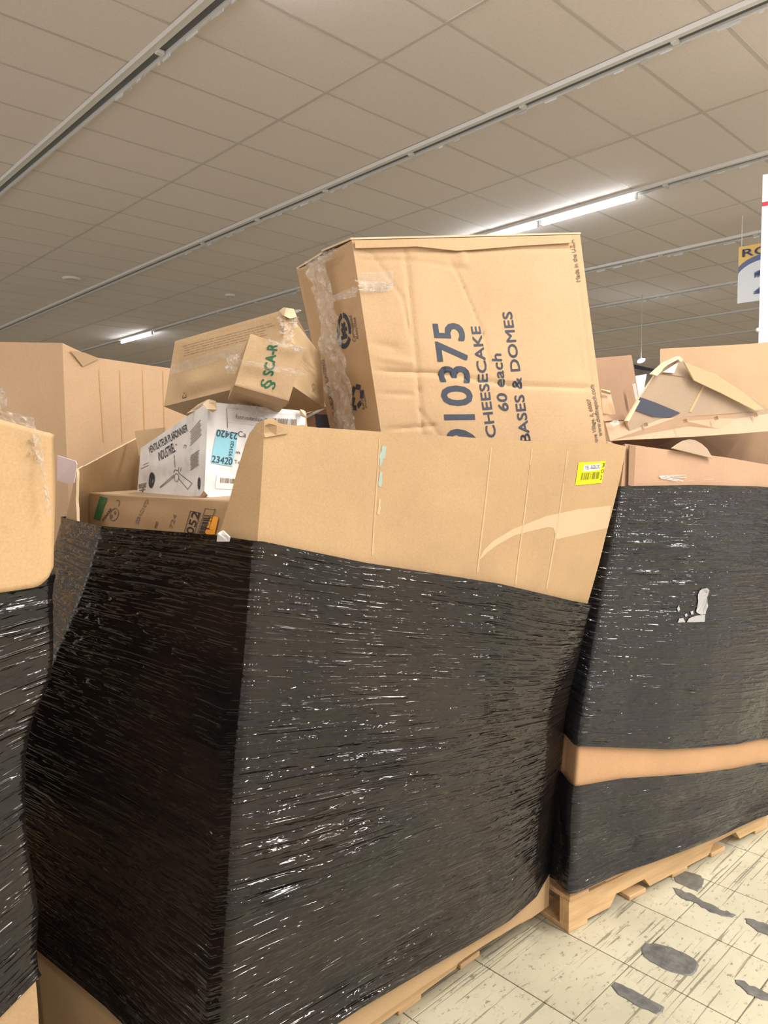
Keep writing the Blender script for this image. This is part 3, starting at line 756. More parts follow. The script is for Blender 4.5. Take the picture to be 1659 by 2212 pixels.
def crumple(name, parent, pxr, mat, nu=22, nv=40, amp=.006, seed=1, th=None):
    """wrinkled sheet through four (px,py,r) corners: TL,TR,BR,BL"""
    c = [at(*p) for p in pxr]; u = np.linspace(0, 1, nu)[:, None, None]; v = np.linspace(0, 1, nv)[None, :, None]
    P = (c[0] * (1 - u) + c[1] * u) * (1 - v) + (c[3] * (1 - u) + c[2] * u) * v
    n = np.cross(c[1] - c[0], c[3] - c[0]); n /= np.linalg.norm(n)
    if np.dot(n, CAM - c[0]) < 0: n = -n
    r = np.random.default_rng(seed); D = cnoise(nu, nv, 5, 12, amp, r) + cnoise(nu, nv, 11, 24, amp * .5, r)
    e = (c[1] - c[0]); P = P + n * np.abs(D)[..., None] + (cnoise(nu, nv, 2, 9, .06, r))[..., None] * e * (np.minimum(u, 1 - u) < .08)
    o = link(name, npmesh(name, P.reshape(-1, 3), gridfaces(nu, nv)), mat, None, True); adopt(o, parent); return o

# --- tall printed carton -----------------------------------------
f0 = at(760, 519, 2.06); f1 = at(1253, 507, 2.38); f3 = at(824, 940, 2.01); f2 = onplane(1311, 968, f0, f1, f3)
b0 = at(641, 584, 2.36); b3 = onplane(713, 925, f0, f3, b0)
f3e = f3 + (f3 - f0) * .12; f2e = f2 + (f2 - f1) * .12; b3e = b3 + (b3 - b0) * .12
b1 = b0 + (f1 - f0); b2e = b3e + (f2e - f3e)
def uvf(px, py):      # photo point -> front-face coordinates
    p = onplane(px, py, f0, f1, f3); A = np.stack([f1 - f0, f3e - f0], 1); return np.linalg.lstsq(A, p - f0, rcond=None)[0]
def cr(a, b, dep, w=.010): p, q = uvf(*a), uvf(*b); return (p[0], p[1], q[0], q[1], dep, w)
creases = [cr((800, 800), (960, 790), -.005), cr((960, 790), (1100, 795), -.004), cr((1100, 795), (1290, 778), -.005), cr((800, 770), (890, 775), .003, .014),
           cr((875, 530), (905, 830), -.004), cr((905, 830), (915, 935), -.004), cr((765, 560), (890, 560), -.003), cr((890, 560), (1010, 575), -.002), cr((800, 540), (870, 640), -.003, .006),
           cr((870, 640), (885, 720), -.003, .006), cr((975, 560), (1005, 612), -.003, .006), cr((1005, 612), (1045, 700), -.003, .006), cr((1045, 700), (1060, 760), -.002, .006),
           cr((1238, 520), (1285, 800), -.003, .005), cr((820, 930), (940, 900), -.004), cr((810, 850), (890, 842), -.003), cr((770, 545), (1240, 530), -.004, .008), cr((790, 740), (850, 745), -.004, .02), cr((905, 870), (960, 930), -.003, .007), cr((1000, 540), (1000, 560), .004, .02)]
big = Carton('carton', (f0, f1, f2e, f3e), (b0, b1, b2e, b3e), M_big, 'tall golden cardboard carton with large printed number, tilted in the front pallet box', seg=110, amp=.0035, creases=creases, group='cartons piled in the front pallet box', seed=5)
R = big.root; T_ = big.bvh
# loose top flaps
ud = (f0 - f3) / np.linalg.norm(f0 - f3)
slab('top_flap', [f0 + ud * .002 - (f1 - f0) * .004, f1 + ud * .002 + (f1 - f0) * .004, f1 + (b1 - f1) * .5 + ud * .020, f0 + (b0 - f0) * .5 + ud * .014], .005, M_big, R, edge=M_edge)
slab('top_flap', [f0 + (b0 - f0) * .5 + ud * .008, f1 + (b1 - f1) * .5 + ud * .006, b1 + ud * .003, b0 + ud * .003], .005, M_big, R, edge=M_edge)
slab('hem', [onplane(*p, f0, f1, f3) + (CAM - f0) * .004 for p in [(766, 520), (1232, 508), (1233, 524), (1120, 531), (1010, 540), (985, 541), (900, 532), (768, 536)]], .003, M_big, R, edge=M_edge)
text(R, T_, '910375', (1033, 968), (998, 699), (969, 970), M_inkb, .018)
text(R, T_, 'CHEESECAKE', (1072, 944), (1036, 705), (1052, 946), M_inkb, .014)
text(R, T_, '60 each', (1099, 888), (1082, 764), (1078, 888), M_inkb, .014)
text(R, T_, 'BASES & DOMES', (1146, 955), (1105, 673), (1126, 957), M_inkb, .014)
text(R, T_, 'Made in the U.S.A', (1254, 608), (1240, 517), (1245, 609), M_inkl, .012)
text(R, T_, 'Grove Village, IL 60007', (1294, 966), (1275, 862), (1286, 966), M_inkl, .01)
text(R, T_, '4     www.dwfinepack.com', (1305, 966), (1283, 831), (1296, 966), M_inkl, .01)
# side prints
strokes(R, T_, (728, 755), (762, 750), (727, 680), [circ(.5, .5, .40, .44, 100, 330, 16), circ(.5, .5, .40, .44, 345, 445, 8)], M_inkb, .15, name='recycling_emblem')
strokes(R, T_, (728, 755), (762, 750), (727, 680), [[(.30, .30), (.70, .34)], [(.66, .30), (.52, .50), (.72, .56)], [(.34, .50), (.62, .72)], [(.36, .70), (.60, .60)], [(.5, .28), (.42, .48)]], M_inkb, .10, name='recycling_emblem')
text(R, T_, 'Corrugated', (769, 738), (760, 681), (763, 739), M_inkl, .01); text(R, T_, 'Recycles', (775, 731), (768, 685), (770, 732), M_inkl, .01)
strokes(R, T_, (758, 888), (790, 882), (755, 834), [[(.10, .20), (.28, .52)], [(.16, .62), (.36, .92)], [(.46, .92), (.74, .84)], [(.84, .72), (.80, .40)], [(.76, .28), (.52, .12)], [(.40, .08), (.18, .12)]], M_inkb, .20, name='recycling_emblem')
text(R, T_, 'Recyclable', (789, 884), (779, 834), (784, 885), M_inkl, .01); text(R, T_, 'Product', (794, 880), (786, 840), (790, 881), M_inkl, .01)
text(R, T_, 'CYCLABLE PACKAGING', (733, 918), (700, 776), (727, 920), M_inkl, .01)
# corner seam, tape and crumpled clear film
strokes(R, T_, (694, 640), (745, 925), (700, 640), [[(.0, .2), (.98, 1.4)]], M_dark, .012, name='seam')
crumple('clear_film', R, [(668, 566, 2.217), (706, 548, 2.144), (776, 935, 2.051), (730, 935, 2.134)], M_clear, 14, 90, .009, 3)
crumple('clear_film', R, [(652, 583, 2.290), (706, 545, 2.144), (735, 537, 2.082), (720, 560, 2.113)], M_clear, 24, 12, .010, 8)
sticker('packing_tape', R, T_, (768, 634), (848, 628), (772, 590), M_tape, .002)
crumple('clear_film', R, [(772, 606, 2.035), (846, 612, 2.082), (842, 632, 2.082), (775, 628, 2.030)], M_clear, 60, 24, .004, 18)
crumple('clear_film', R, [(716, 640, 2.072), (770, 618, 2.020), (775, 640, 2.020), (722, 652, 2.066)], M_clear, 40, 14, .004, 28)

# --- white fan carton ---------------------------------------------
g0 = at(450, 868, 1.78); g1 = at(660, 888, 1.93); g3 = at(441, 1073, 1.75); g2 = onplane(655, 1085, g0, g1, g3)
h0 = at(304, 968, 2.20); h3 = onplane(296, 1070, g0, g3, h0)
white = Carton('carton', (g0, g1, g2, g3), (h0, h0 + g1 - g0, h3 + g2 - g3, h3), M_wcart, 'battered white carton with a fan drawing and a pale blue label', seg=40, amp=.003, group='cartons piled in the front pallet box', seed=8)
R = white.root; T_ = white.bvh
text(R, T_, 'VENTILATEUR PLAFONNIER', (323, 980), (406, 931), (321, 966), M_ink, .004)
text(R, T_, 'INDUSTRIEL', (344, 996), (380, 975), (342, 978), M_ink, .004)
fan = [[(.46, .98), (.50, 1.0), (.54, .98)], [(.47, .82), (.5, .85), (.53, .82)], [(.49, .66), (.51, .60), (.49, .62)], circ(.5, .24, .07, .07, 0, 360, 14), [(.42, .33), (.48, .38), (.56, .36), (.60, .30)],
       [(.50, .42), (.52, .55), (.50, .60)], [(.44, .30), (0, .08)], [(.44, .27), (.02, .07)], [(.57, .36), (.78, .80), (.84, .78), (.63, .34)], [(.56, .22), (.85, .02), (.95, .12), (.60, .30)]]
strokes(R, T_, (346, 1062), (418, 1059), (344, 948), fan, M_ink, .010)
for (a, b, c, n) in (((411, 955), (436, 930), 940, 7), ((412, 1008), (430, 995), 985, 9)):
    ls = [[(0 + .03 * (k % 3), k / n), (1 - .06 * (k % 2), k / n)] for k in range(n)]
    strokes(R, T_, (a[0], a[1] + 8), (b[0], b[1] + 8), (a[0], a[1] - 26), ls, M_inkl, .045, name='small_print')
strokes(R, T_, (305, 1013), (322, 1005), (305, 1003), [[(0, 0), (1, 0)], [(.3, .6), (.9, .6)]], M_inkl, .12, name='small_print')
strokes(R, T_, (322, 1055), (334, 1050), (322, 1025), [circ(.5, .5, .42, .46, 0, 360, 14), [(.5, .1), (.5, .9)], [(.3, .3), (.7, .7)]], M_ink, .22, name='round_mark')
strokes(R, T_, (428, 1057), (434, 1055), (428, 1034), [circ(.5, .5, .42, .46, 0, 360, 12), [(.5, .2), (.5, .8)]], M_ink, .28, name='round_mark')
strokes(R, T_, (299, 1066), (318, 1062), (300, 1047), [[(0, .95), (1, .95)], [(0, .6), (.9, .6)], [(.1, .3), (.8, .3)], [(.5, 0), (.5, .6)], [(0, .8), (.9, .8)]], M_inkl, .10, name='small_print')
text(R, T_, 'harmonizedh', (509, 904), (581, 913), (509, 895), M_inkb, .006)
strokes(R, T_, (491, 925), (625, 938), (489, 881), [[(0, 1), (1, 1)], [(0, 0), (0, 1)], [(0, .28), (.6, .27)]], M_inkl, .008, name='printed_frame')
bars(R, T_, (588, 920), (641, 922), (589, 903), M_inkl, 20, 3)
text(R, T_, 'Ca', (514, 943), (531, 945), (514, 931), M_inkl, .003)
text(R, T_, 'm', (509, 980), (518, 981), (509, 973), M_inkl, .003); text(R, T_, 'Te', (506, 1001), (518, 1002), (506, 993), M_inkl, .003)
sticker('paper_label', R, T_, (465, 1055), (512, 1058), (468, 1024), M_white, .0012)
bars(R, T_, (475, 1043), (508, 1045), (475, 1032), M_inkl, 14, 5, .0018)
strokes(R, T_, (474, 1050), (508, 1053), (474, 1047), [[(0, 0), (1, 0)], [(.4, 1), (1, 1)]], M_inkl, .04, off=.0018, name='small_print')
st = sticker('blue_label', R, T_, (455, 1000), (501, 1008), (468, 927), M_blue, .0016, label='pale blue numbered sticker')
text(R, T_, '23420', (456, 998), (500, 1005), (458, 984), M_navy, .016, off=.0024)
text(R, T_, '23420', (513, 936), (468, 928), (511, 950), M_navy, .016, off=.0024)
text(R, T_, '1923420', (499, 989), (505, 954), (492, 988), M_navy, .006, off=.0024)
# crushed corner paper and torn edge
for k, q in enumerate([[(438, 872), (452, 862), (466, 866), (470, 885), (458, 890), (446, 884)], [(404, 893), (428, 874), (450, 863), (452, 872), (430, 884)], [(428, 1077), (440, 1060), (446, 1068), (436, 1080)], [(648, 884), (657, 886), (661, 900), (652, 896)]]):
    slab('torn_corner', [at(x, y, 1.745 + (.10 if k == 1 else 0) + (.16 if k == 3 else 0) + .01 * math.sin(i * 2.1)) for i, (x, y) in enumerate(q)], .006, M_edge if k != 2 else M_dark, R, rag=.002)
crumple('clear_film', R, [(500, 872, 1.79), (580, 878, 1.86), (575, 912, 1.85), (505, 905, 1.785)], M_clear, 30, 24, .003, 31)

# --- low carton at the torn side, printed 052 -----------------------
k0 = at(193, 1066, 2.12); k1 = at(500, 1082, 1.515); xf = .845
def onx(px, py, x): d = cast(px, py); return CAM + d * (x / d[0])
k0 = onx(192, 1067, xf); k1 = onx(498, 1084, xf)
dn = V(0, 0, -.22); bk = V(.26, .02, .0)
low = Carton('carton', (k0, k1, k1 + dn, k0 + dn), (k0 + bk, k1 + bk, k1 + bk + dn, k0 + bk + dn), M_big, 'low brown carton behind the torn side, with green tape and an orange sticker', seg=50, amp=.002, group='cartons piled in the front pallet box', seed=12)
R = low.root; T_ = low.bvh
text(R, T_, '8052', (411, 1172), (432, 1108), (397, 1166), M_ink, .008)
outline(R, T_, (392, 1172), (412, 1103), (414, 1178), M_ink, .02, .05)
outline(R, T_, (424, 1160), (444, 1098), (446, 1163), M_ink, .015, .05)
bars(R, T_, (427, 1160), (442, 1112), (447, 1163), M_ink, 16, 8)
text(R, T_, 'COOK N CLN KITCH', (299, 1134), (323, 1082), (293, 1129), M_inkl, .006)
text(R, T_, '0000', (339, 1141), (343, 1128), (334, 1139), M_inkl, .006)
text(R, T_, '724', (373, 1143), (383, 1113), (366, 1139), M_inkl, -.004)
text(R, T_, 'moose', (224, 1127), (242, 1101), (220, 1121), M_ink, .004)
strokes(R, T_, (232, 1127), (258, 1122), (236, 1084), [circ(.55, .30, .36, .30, 0, 360, 18), circ(.35, .24, .06, .08, 0, 360, 8), circ(.62, .38, .06, .08, 0, 360, 8), circ(.75, .82, .16, .16, -60, 130, 8)], M_inkl, .045, name='printed_emblem')
st = sticker('green_tape', R, T_, (203, 1120), (217, 1124), (217, 1072), M_green, .0014); 
text(R, T_, 'TOTE', (212, 1098), (226, 1077), (219, 1102), M_dark, .0, off=.0022)
vs6 = [(0, .1), (.25, 0), (.9, .08), (1, .95), (.62, 1), (.3, .96)]
decal('orange_label', R, T_, (444, 1154), (467, 1158), (451, 1113), vs6, [(0, 1, 2, 3, 4, 5)], M_orangel, .0024, label='orange price sticker')
text(R, T_, 'J', (449, 1147), (451, 1140), (462, 1149), M_ink, .01, off=.0032); text(R, T_, '3', (452, 1136), (453, 1130), (459, 1137), M_ink, .01, off=.0032); text(R, T_, '12', (452, 1125), (454, 1116), (460, 1126), M_ink, .01, off=.0032)
slab('top_flap', [k0 + V(0, 0, .003), k1 + V(0, 0, .003), k1 + bk * .55 + V(0, 0, .006), k0 + bk * .55 + V(0, 0, .006)], .004, M_grey, R, edge=M_edge)

# --- printed carton on top and the small one leaning on it -----------
t0 = at(617, 668, 1.876); tl = at(378, 737, 2.020); tb = at(605, 815, 1.876); tlb = onplane(354, 878, t0, tl, tb); trr = at(692, 764, 2.14); trb = onplane(702, 882, t0, tb, trr)
bkv = (trr - t0); bkb = (trb - tb)
txt = Carton('carton', (tl, t0, tb, tlb), (tl + bkv, trr, trb, tlb + bkb), M_grey, 'wide brown taped carton with small print, on top of the pile', seg=40, amp=.003, group='cartons piled in the front pallet box', seed=14)
R = txt.root; T_ = txt.bvh
rr = random.Random(4)
def lines(n, x0=.02, x1=.98):
    out = []
    for k in range(n):
        x = x0 + rr.uniform(0, .05); y = 1 - k / n
        while x < x1 - rr.uniform(0, .15):
            w = rr.uniform(.02, .09); out.append([(x, y), (min(x1, x + w), y)]); x += w + .012
    return out
strokes(R, T_, (392, 776), (602, 722), (389, 750), lines(5), M_inkl, .045 * .6, name='small_print')
strokes(R, T_, (445, 728), (590, 690), (444, 722), [[(0, .5), (.9, .5)]], M_inkl, .02, name='small_print')
strokes(R, T_, (395, 860), (403, 858), (395, 849), [[(0, 0), (1, 0)], [(0, 0), (.1, .6)], [(1, 0), (.9, .6)], [(.3, .9), (.7, .9)]], M_ink, .12, name='handling_mark')
sticker('packing_tape', R, T_, (362, 810), (520, 765), (366, 788), M_tape, .002)
crumple('clear_film', R, [(492, 770, 1.924), (520, 762, 1.910), (512, 808, 1.905), (488, 806, 1.914)], M_clear, 20, 30, .004, 41)
crumple('clear_film', R, [(603, 676, 1.871), (642, 668, 1.943), (625, 740, 1.895), (600, 722, 1.871)], M_clear, 30, 50, .008, 45)
for z in (.42, .68): strokes(R, T_, (617, 700 + 0), (676, 775), (613, 760), [[(0, z), (1, z)]], M_dark, .012, name='board_seam')
slab('torn_corner', [at(607, 672, 1.866), at(618, 664, 1.857), at(637, 668, 1.895), at(640, 684, 1.924), at(626, 688, 1.876), at(614, 682, 1.866)], .006, M_edge, R, rag=.003)
slab('side_flap', [at(619, 690, 1.881), at(640, 682, 1.924), at(668, 734, 2.097), at(664, 740, 2.088)], .004, M_grey2, R, edge=M_edge)
strokes(R, T_, (672, 850), (684, 858), (672, 824), [circ(.5, .72, .3, .22, 0, 360, 12), circ(.5, .2, .3, .2, 0, 180, 8)], M_inkl, .05, name='handling_mark')

s0 = at(541, 721, 1.70); s1 = at(656, 758, 1.76); s3 = at(507, 832, 1.695); s2 = onplane(624, 866, s0, s1, s3)
e0 = at(526, 752, 1.86); 
nrm = np.cross(s1 - s0, s3 - s0); nrm /= np.linalg.norm(nrm)
if np.dot(nrm, s0 - CAM) < 0: nrm = -nrm
bv = at(492, 864, 1.85) - s3
sca = Carton('carton', (s0, s1, s2, s3), (s0 + bv, s1 + bv, s2 + bv, s3 + bv), M_grey2, 'small square brown carton with green lettering, propped before the wide taped carton', seg=24, amp=.0015, group='cartons piled in the front pallet box', seed=17)
R = sca.root; T_ = sca.bvh
text(R, T_, 'SCA-R', (589, 812), (600, 744), (568, 810), M_inkg, .024)
text(R, T_, '§', (584, 842), (590, 822), (561, 836), M_inkg, .0)
sh_ = (CAM - s3) / np.linalg.norm(CAM - s3)
slab('bottom_flap', [s3 + sh_ * .004, s2 + sh_ * .004, s2 + sh_ * .004 + (s2 - s1) * .06 + bv * .2, s3 + sh_ * .004 + (s3 - s0) * .06 + bv * .2], .004, M_grey, R, edge=M_dark)
crumple('clear_film', R, [(520, 775, 1.685), (650, 800, 1.745), (645, 815, 1.745), (520, 785, 1.685)], M_tape, 60, 14, .004, 51)
crumple('clear_film', R, [(574, 732, 1.70), (660, 752, 1.75), (655, 764, 1.75), (580, 742, 1.70)], M_clear, 60, 12, .005, 53)

# dark carton wedged between the white and the tall one
d0, d1, d3 = at(662, 893, 2.28), at(722, 872, 2.36), at(668, 960, 2.28)
d2 = onplane(722, 960, d0, d1, d3); bq = (d0 - CAM); bq[2] = 0; bq = bq / np.linalg.norm(bq) * .2
dk = Carton('carton', (d0, d1, d2, d3), (d0 + bq, d1 + bq, d2 + bq, d3 + bq), M_red, 'brown and black carton wedged between the white and the tall printed carton', seg=12, amp=.001, group='cartons piled in the front pallet box')
sticker('black_print', dk.root, dk.bvh, (684, 940), (712, 940), (680, 895), M_navy, .0012)
slab('white_edge', [at(663, 898, 2.27), at(700, 878, 2.32), at(702, 883, 2.32), at(664, 903, 2.27)], .003, M_white, dk.root)
# small board scrap behind the white carton
slab('cardboard_scrap', [at(291, 931, 2.38), at(356, 923, 2.30), at(350, 950, 2.28), at(300, 985, 2.32)], .005, M_grey, None, edge=M_edge, label='small cardboard scrap poking up behind the white carton, at the left', cat='cardboard')
# white crumpled scrap at the tear
sc = slab('paper_scrap', [onx(470, 1152, .79), onx(480, 1146, .80), onx(494, 1160, .785), onx(492, 1170, .79), onx(468, 1170, .795)], .004, M_white, None, label='crumpled white paper scrap at the tear of the front box', cat='paper')

# --- supports: buried cartons that carry the visible ones
def plainbox(x0, x1, y0, y1, z0, z1, label, mat=M_grey):
    f = [V(x0, y0, z1), V(x1, y0, z1), V(x1, y0, z0), V(x0, y0, z0)]; b = [V(x0, y1, z1), V(x1, y1, z1), V(x1, y1, z0), V(x0, y1, z0)]
    return Carton('carton', f, b, mat, label, seg=4, amp=.0005)
plainbox(.86, 1.30, 1.42, 2.10, .125, 1.10, 'plain brown carton buried under the white and low cartons')
plainbox(1.40, 1.86, 1.50, 2.10, .125, 1.28, 'plain brown carton buried under the tall printed carton')

# ------------------------------------------------------------------ marks on the front box
R = front; T_ = B_front
st = sticker('yellow_label', R, T_, (1242, 1048), (1299, 1043), (1249, 999), M_yellow, .0014, label='bright yellow inventory sticker')
text(R, T_, 'YEL-5020232', (1261, 1014), (1294, 1011), (1262, 1006), M_ink, .002, off=.0036)
sticker('white_field', R, T_, (1258, 1018), (1295, 1015), (1260, 1004), M_white, .0022)
bars(R, T_, (1253, 1037), (1292, 1034), (1256, 1021), plain('barcode_olive', (.22, .20, .01), .5), 12, 9, .0024)
strokes(R, T_, (1272, 1003), (1287, 1002), (1272.4, 1000), [[(0, .4), (1, .4)]], M_inkl, .12, off=.0024, name='small_print'); strokes(R, T_, (1265, 1041), (1278, 1040), (1265.4, 1038), [[(0, .4), (1, .4)]], M_inkl, .12, off=.0024, name='small_print')
for yy in (1006, 1012, 1018, 1026, 1032, 1038): strokes(R, T_, (1252.5 - (yy - 1006) * .16, yy), (1254 - (yy - 1006) * .16, yy), (1252.5 - (yy - 1006) * .16, yy - 2), [[(0, .5), (1, .5)]], M_inkl, .8, off=.0024, name='small_print')
for c_, x, y in (('3', 1299, 1009), ('0', 1297, 1022), ('2', 1294, 1036)): text(R, T_, c_, (x, y), (x + 5, y - .4), (x + 1.2, y - 9), M_ink, .004, off=.0026)
def polydecal(name, pxs, mat, off=.0012, parent=R, tree=T_, rag=0):
    P = [hit(tree, *p) for p in pxs]; c = np.mean(P, 0); n = np.zeros(3)
    for a, b in zip(P, P[1:] + P[:1]): n += np.cross(a - c, b - c)
    n /= np.linalg.norm(n); n = n if np.dot(n, CAM - c) > 0 else -n
    if rag: P = ragged(P, .006, rag)
    bm = bmesh.new(); f = bm.faces.new([bm.verts.new(tuple(p)) for p in P]); r_ = bmesh.ops.triangulate(bm, faces=[f])
    bmesh.ops.subdivide_edges(bm, edges=list(bm.edges), cuts=3)
    for v in bm.verts:
        loc, nr, i, d = tree.ray_cast(v.co + Vector(n) * .04, Vector(-n), .09)
        if loc is not None: v.co = loc
        v.co += Vector(n) * off
    me = bpy.data.meshes.new(name); bm.to_mesh(me); bm.free(); o = link(name, me, mat); fixn(o)
    return adopt(o, parent)
def stripdecal(name, up, lo, mat, off=.0009, n=6):
    vs, fs = [], []; m = 5
    A, B = [], []
    for a, b, c, d in zip(up, up[1:], lo, lo[1:]):
        for k in range(n): t = k / n; A.append((a[0] + (b[0] - a[0]) * t, a[1] + (b[1] - a[1]) * t)); B.append((c[0] + (d[0] - c[0]) * t, c[1] + (d[1] - c[1]) * t))
    A.append(up[-1]); B.append(lo[-1])
    for a, b in zip(A, B):
        for k in range(m + 1):
            t = k / m; p = hit(T_, a[0] + (b[0] - a[0]) * t, a[1] + (b[1] - a[1]) * t); w = CAM - p; vs.append(p + w / np.linalg.norm(w) * off)
    for i_ in range(len(A) - 1):
        for k in range(m): q = i_ * (m + 1) + k; fs.append((q, q + 1, q + m + 2, q + m + 1))
    return adopt(mk(name, vs, fs, mat), R)
stripdecal('torn_tape_mark', [(1036, 1206), (1045, 1188), (1066, 1168), (1110, 1142), (1180, 1115), (1197, 1111), (1203, 1110), (1250, 1100), (1320, 1092)],
           [(1038, 1208), (1053, 1193), (1074, 1177), (1112, 1156), (1182, 1139), (1195, 1140), (1203, 1165), (1262, 1152), (1314, 1140)], M_tapemark)
M_chalk = plain('blue_chalk', (.33, .40, .36), .9, .1)
polydecal('blue_smudge', [(826, 962), (834, 966), (830, 990), (822, 992), (822, 1010), (818, 1008), (820, 985)], M_chalk, .0008, rag=.002)
polydecal('blue_smudge', [(820, 1018), (825, 1020), (823, 1052), (817, 1050)], M_chalk, .0008, rag=.002)
polydecal('pale_smudge', [(817, 1078), (822, 1078), (820, 1112), (815, 1110)], M_tapemark, .0008, rag=.002)
# score lines pressed into the wide front panel
M_score = plain('score_line', (.50, .35, .21), .8, .1)
for a, b in (((820, 948), (803, 1200)), ((1061, 968), (1030, 1236)), ((1150, 970), (1115, 1262)), ((1229, 975), (1180, 1275)), ((1245, 1000), (1215, 1180))):
    strokes(R, T_, a, b, (a[0] + 20, a[1]), [[(0, 0), (1, 0)]], M_score, .10 if a[0] == 820 else .07, off=.0006, name='score_line') if False else None
for pts in ([(820, 948), (812, 1070), (804, 1200)], [(1061, 968), (1047, 1100), (1031, 1236)], [(1149, 970), (1133, 1110), (1113, 1262)], [(1226, 975), (1205, 1130), (1180, 1272)]):
    w = 1.6
    polydecal('score_line', [(x - w, y) for x, y in pts] + [(x + w, y) for x, y in pts[::-1]], M_score, .0007)

# torn liner rolled at the top left of the front panel
slab('torn_liner', [hit(T_, 548, 935) + V(0, -.006, .004), hit(T_, 575, 928) + V(0, -.012, .012), hit(T_, 612, 930) + V(0, -.008, .006), hit(T_, 618, 936) + V(0, -.004, 0), hit(T_, 570, 945) + V(0, -.004, 0)], .003, M_grey2, front, rag=.002)

# ------------------------------------------------------------------ left box details
R = left; T_ = B_left
# loose outer panel over the film, rounded at its lower corner
G2 = Gaylord(ll, res=.006); 
mask = (G2.sta > 2.6) & (G2.sta < 5.05); idx = np.where(mask)[0]
rows = 30; f = np.linspace(0, 1, rows)[None, :]
zt_ = G2.prof([(0, 1.60), (3, 1.585), (3.7, 1.572), (4, 1.568), (5, 1.545), (6, 1.54), (8, 1.55)])[idx]
u_ = G2.u[idx]; end = u_[-1] - u_; zb_ = 1.292 + .004 * np.sin(u_ * 9) + .03 * (1 - np.sqrt(np.clip(1 - np.clip(1 - end / .03, 0, 1) ** 2, 0, 1)))
Zf = np.zeros((G2.N, rows)) + 1.4; Zf[idx] = zb_[:, None] * (1 - f) + (zt_ + .002)[:, None] * f
XY = G2.xy(Zf); N = G2.normals(XY); Pn = np.concatenate([XY + N * .016, Zf[..., None]], -1)[idx]; Pi = np.concatenate([XY + N * .010, Zf[..., None]], -1)[idx]
n_ = len(idx); nv = n_ * rows
a = np.arange(n_ - 1); j = np.arange(rows - 1)
side = np.concatenate([np.stack([a * rows, nv + a * rows, nv + (a + 1) * rows, (a + 1) * rows], -1), np.stack([(n_ - 1) * rows + j, nv + (n_ - 1) * rows + j, nv + (n_ - 1) * rows + j + 1, (n_ - 1) * rows + j + 1], -1), np.stack([a * rows + rows - 1, (a + 1) * rows + rows - 1, nv + (a + 1) * rows + rows - 1, nv + a * rows + rows - 1], -1)])
me = npmesh('outer_panel', np.concatenate([Pn.reshape(-1, 3), Pi.reshape(-1, 3)]), np.concatenate([gridfaces(n_, rows), gridfaces(n_, rows, False, nv, True), side]))
op = adopt(link('outer_panel', me, M_boxh), left); BO = bvh(op)
crumple('clear_film', R, [(-20, 880, 1.385), (72, 905, 1.375), (84, 1000, 1.365), (60, 985, 1.365)], M_clear, 30, 40, .008, 61)
crumple('clear_film', R, [(70, 935, 1.36), (86, 940, 1.36), (112, 1110, 1.35), (104, 1110, 1.35)], M_clear, 10, 60, .006, 62)
crumple('clear_film', R, [(-8, 1130, 1.352), (16, 1130, 1.352), (4, 1230, 1.352), (-8, 1230, 1.352)], M_clear, 10, 40, .006, 63)
# paper tag sticking out between the left and the front box
tagp = [at(124, 984, 1.62), at(163, 996, 1.58), at(166, 1004, 1.58), at(160, 1043, 1.60), at(150, 1046, 1.61), at(123, 1038, 1.63)]
slab('paper_tag', tagp, .0015, M_lilac, left, label='pale lilac paper tag curling out past the panel edge')
# plastic scrap on top
crumple('clear_film', R, [(-12, 840, 1.5), (8, 850, 1.5), (14, 880, 1.48), (-12, 890, 1.48)], M_clear, 12, 12, .01, 66)

# tall box crease on its corner
R = tall; T_ = B_tall
slab('folded_notch', [hit(T_, 150, 758) + V(-.0, -.01, .0), hit(T_, 186, 762) + V(0, -.012, 0), hit(T_, 213, 775) + V(0, -.01, 0), hit(T_, 178, 792) + V(0, -.006, 0)], .003, M_grey, tall, edge=M_edge)
M_sc2 = plain('score_shadow', (.52, .32, .15), .8, .1)
for x0, x1 in ((214, 224), (259, 264), (308, 313), (352, 356)):
    try: polydecal('score_line', [(x0 - 1.3, 800), (x0 + 1.3, 800), (x1 + 1.3, 955), (x1 - 1.3, 955)], M_sc2, .0012, tall, B_tall)
    except ValueError: pass

# ------------------------------------------------------------------ things in the right box
slab('cardboard_sheet', [at(1278, 774, 3.05), at(1364, 767, 3.1), at(1382, 868, 3.1), at(1390, 960, 3.1), at(1285, 985, 3.0)], .006, M_red, None, edge=M_edge, label='upright reddish brown cardboard panel beside the tall printed carton', cat='cardboard', group='loose cardboard in the right box')
ca, cb, cc = at(1353, 908, 2.55), at(1470, 772, 2.72), at(1662, 885, 3.15)
cs = [onplane(x, y, ca, cb, cc) for x, y in [(1353, 908), (1380, 862), (1422, 800), (1452, 778), (1470, 772), (1478, 782), (1540, 806), (1600, 845), (1662, 885), (1662, 930), (1500, 935), (1360, 930)]]
def cpt(x, y, d=0): return onplane(x, y, ca, cb, cc) * (1 - d) + CAM * d
M_dark2 = cardboard('dull_brown', (.33, .245, .175), var=.08)
sheet = empty('crumpled_carton', cs[-1], 'dull brown collapsed carton with a dark blue stripe, lying on the right box', 'box')
slab('sheet', cs, .008, M_dark2, sheet, edge=M_edge)
slab('fold', [cpt(*q, .012) for q in [(1478, 782), (1545, 808), (1604, 846), (1650, 884), (1630, 886), (1560, 850), (1500, 822)]], .005, M_grey, sheet, edge=M_edge)
slab('dark_stripe', [cpt(*q, .002) for q in [(1384, 858), (1420, 871), (1470, 892), (1448, 902), (1410, 900), (1372, 886)]], .003, M_navy, sheet)
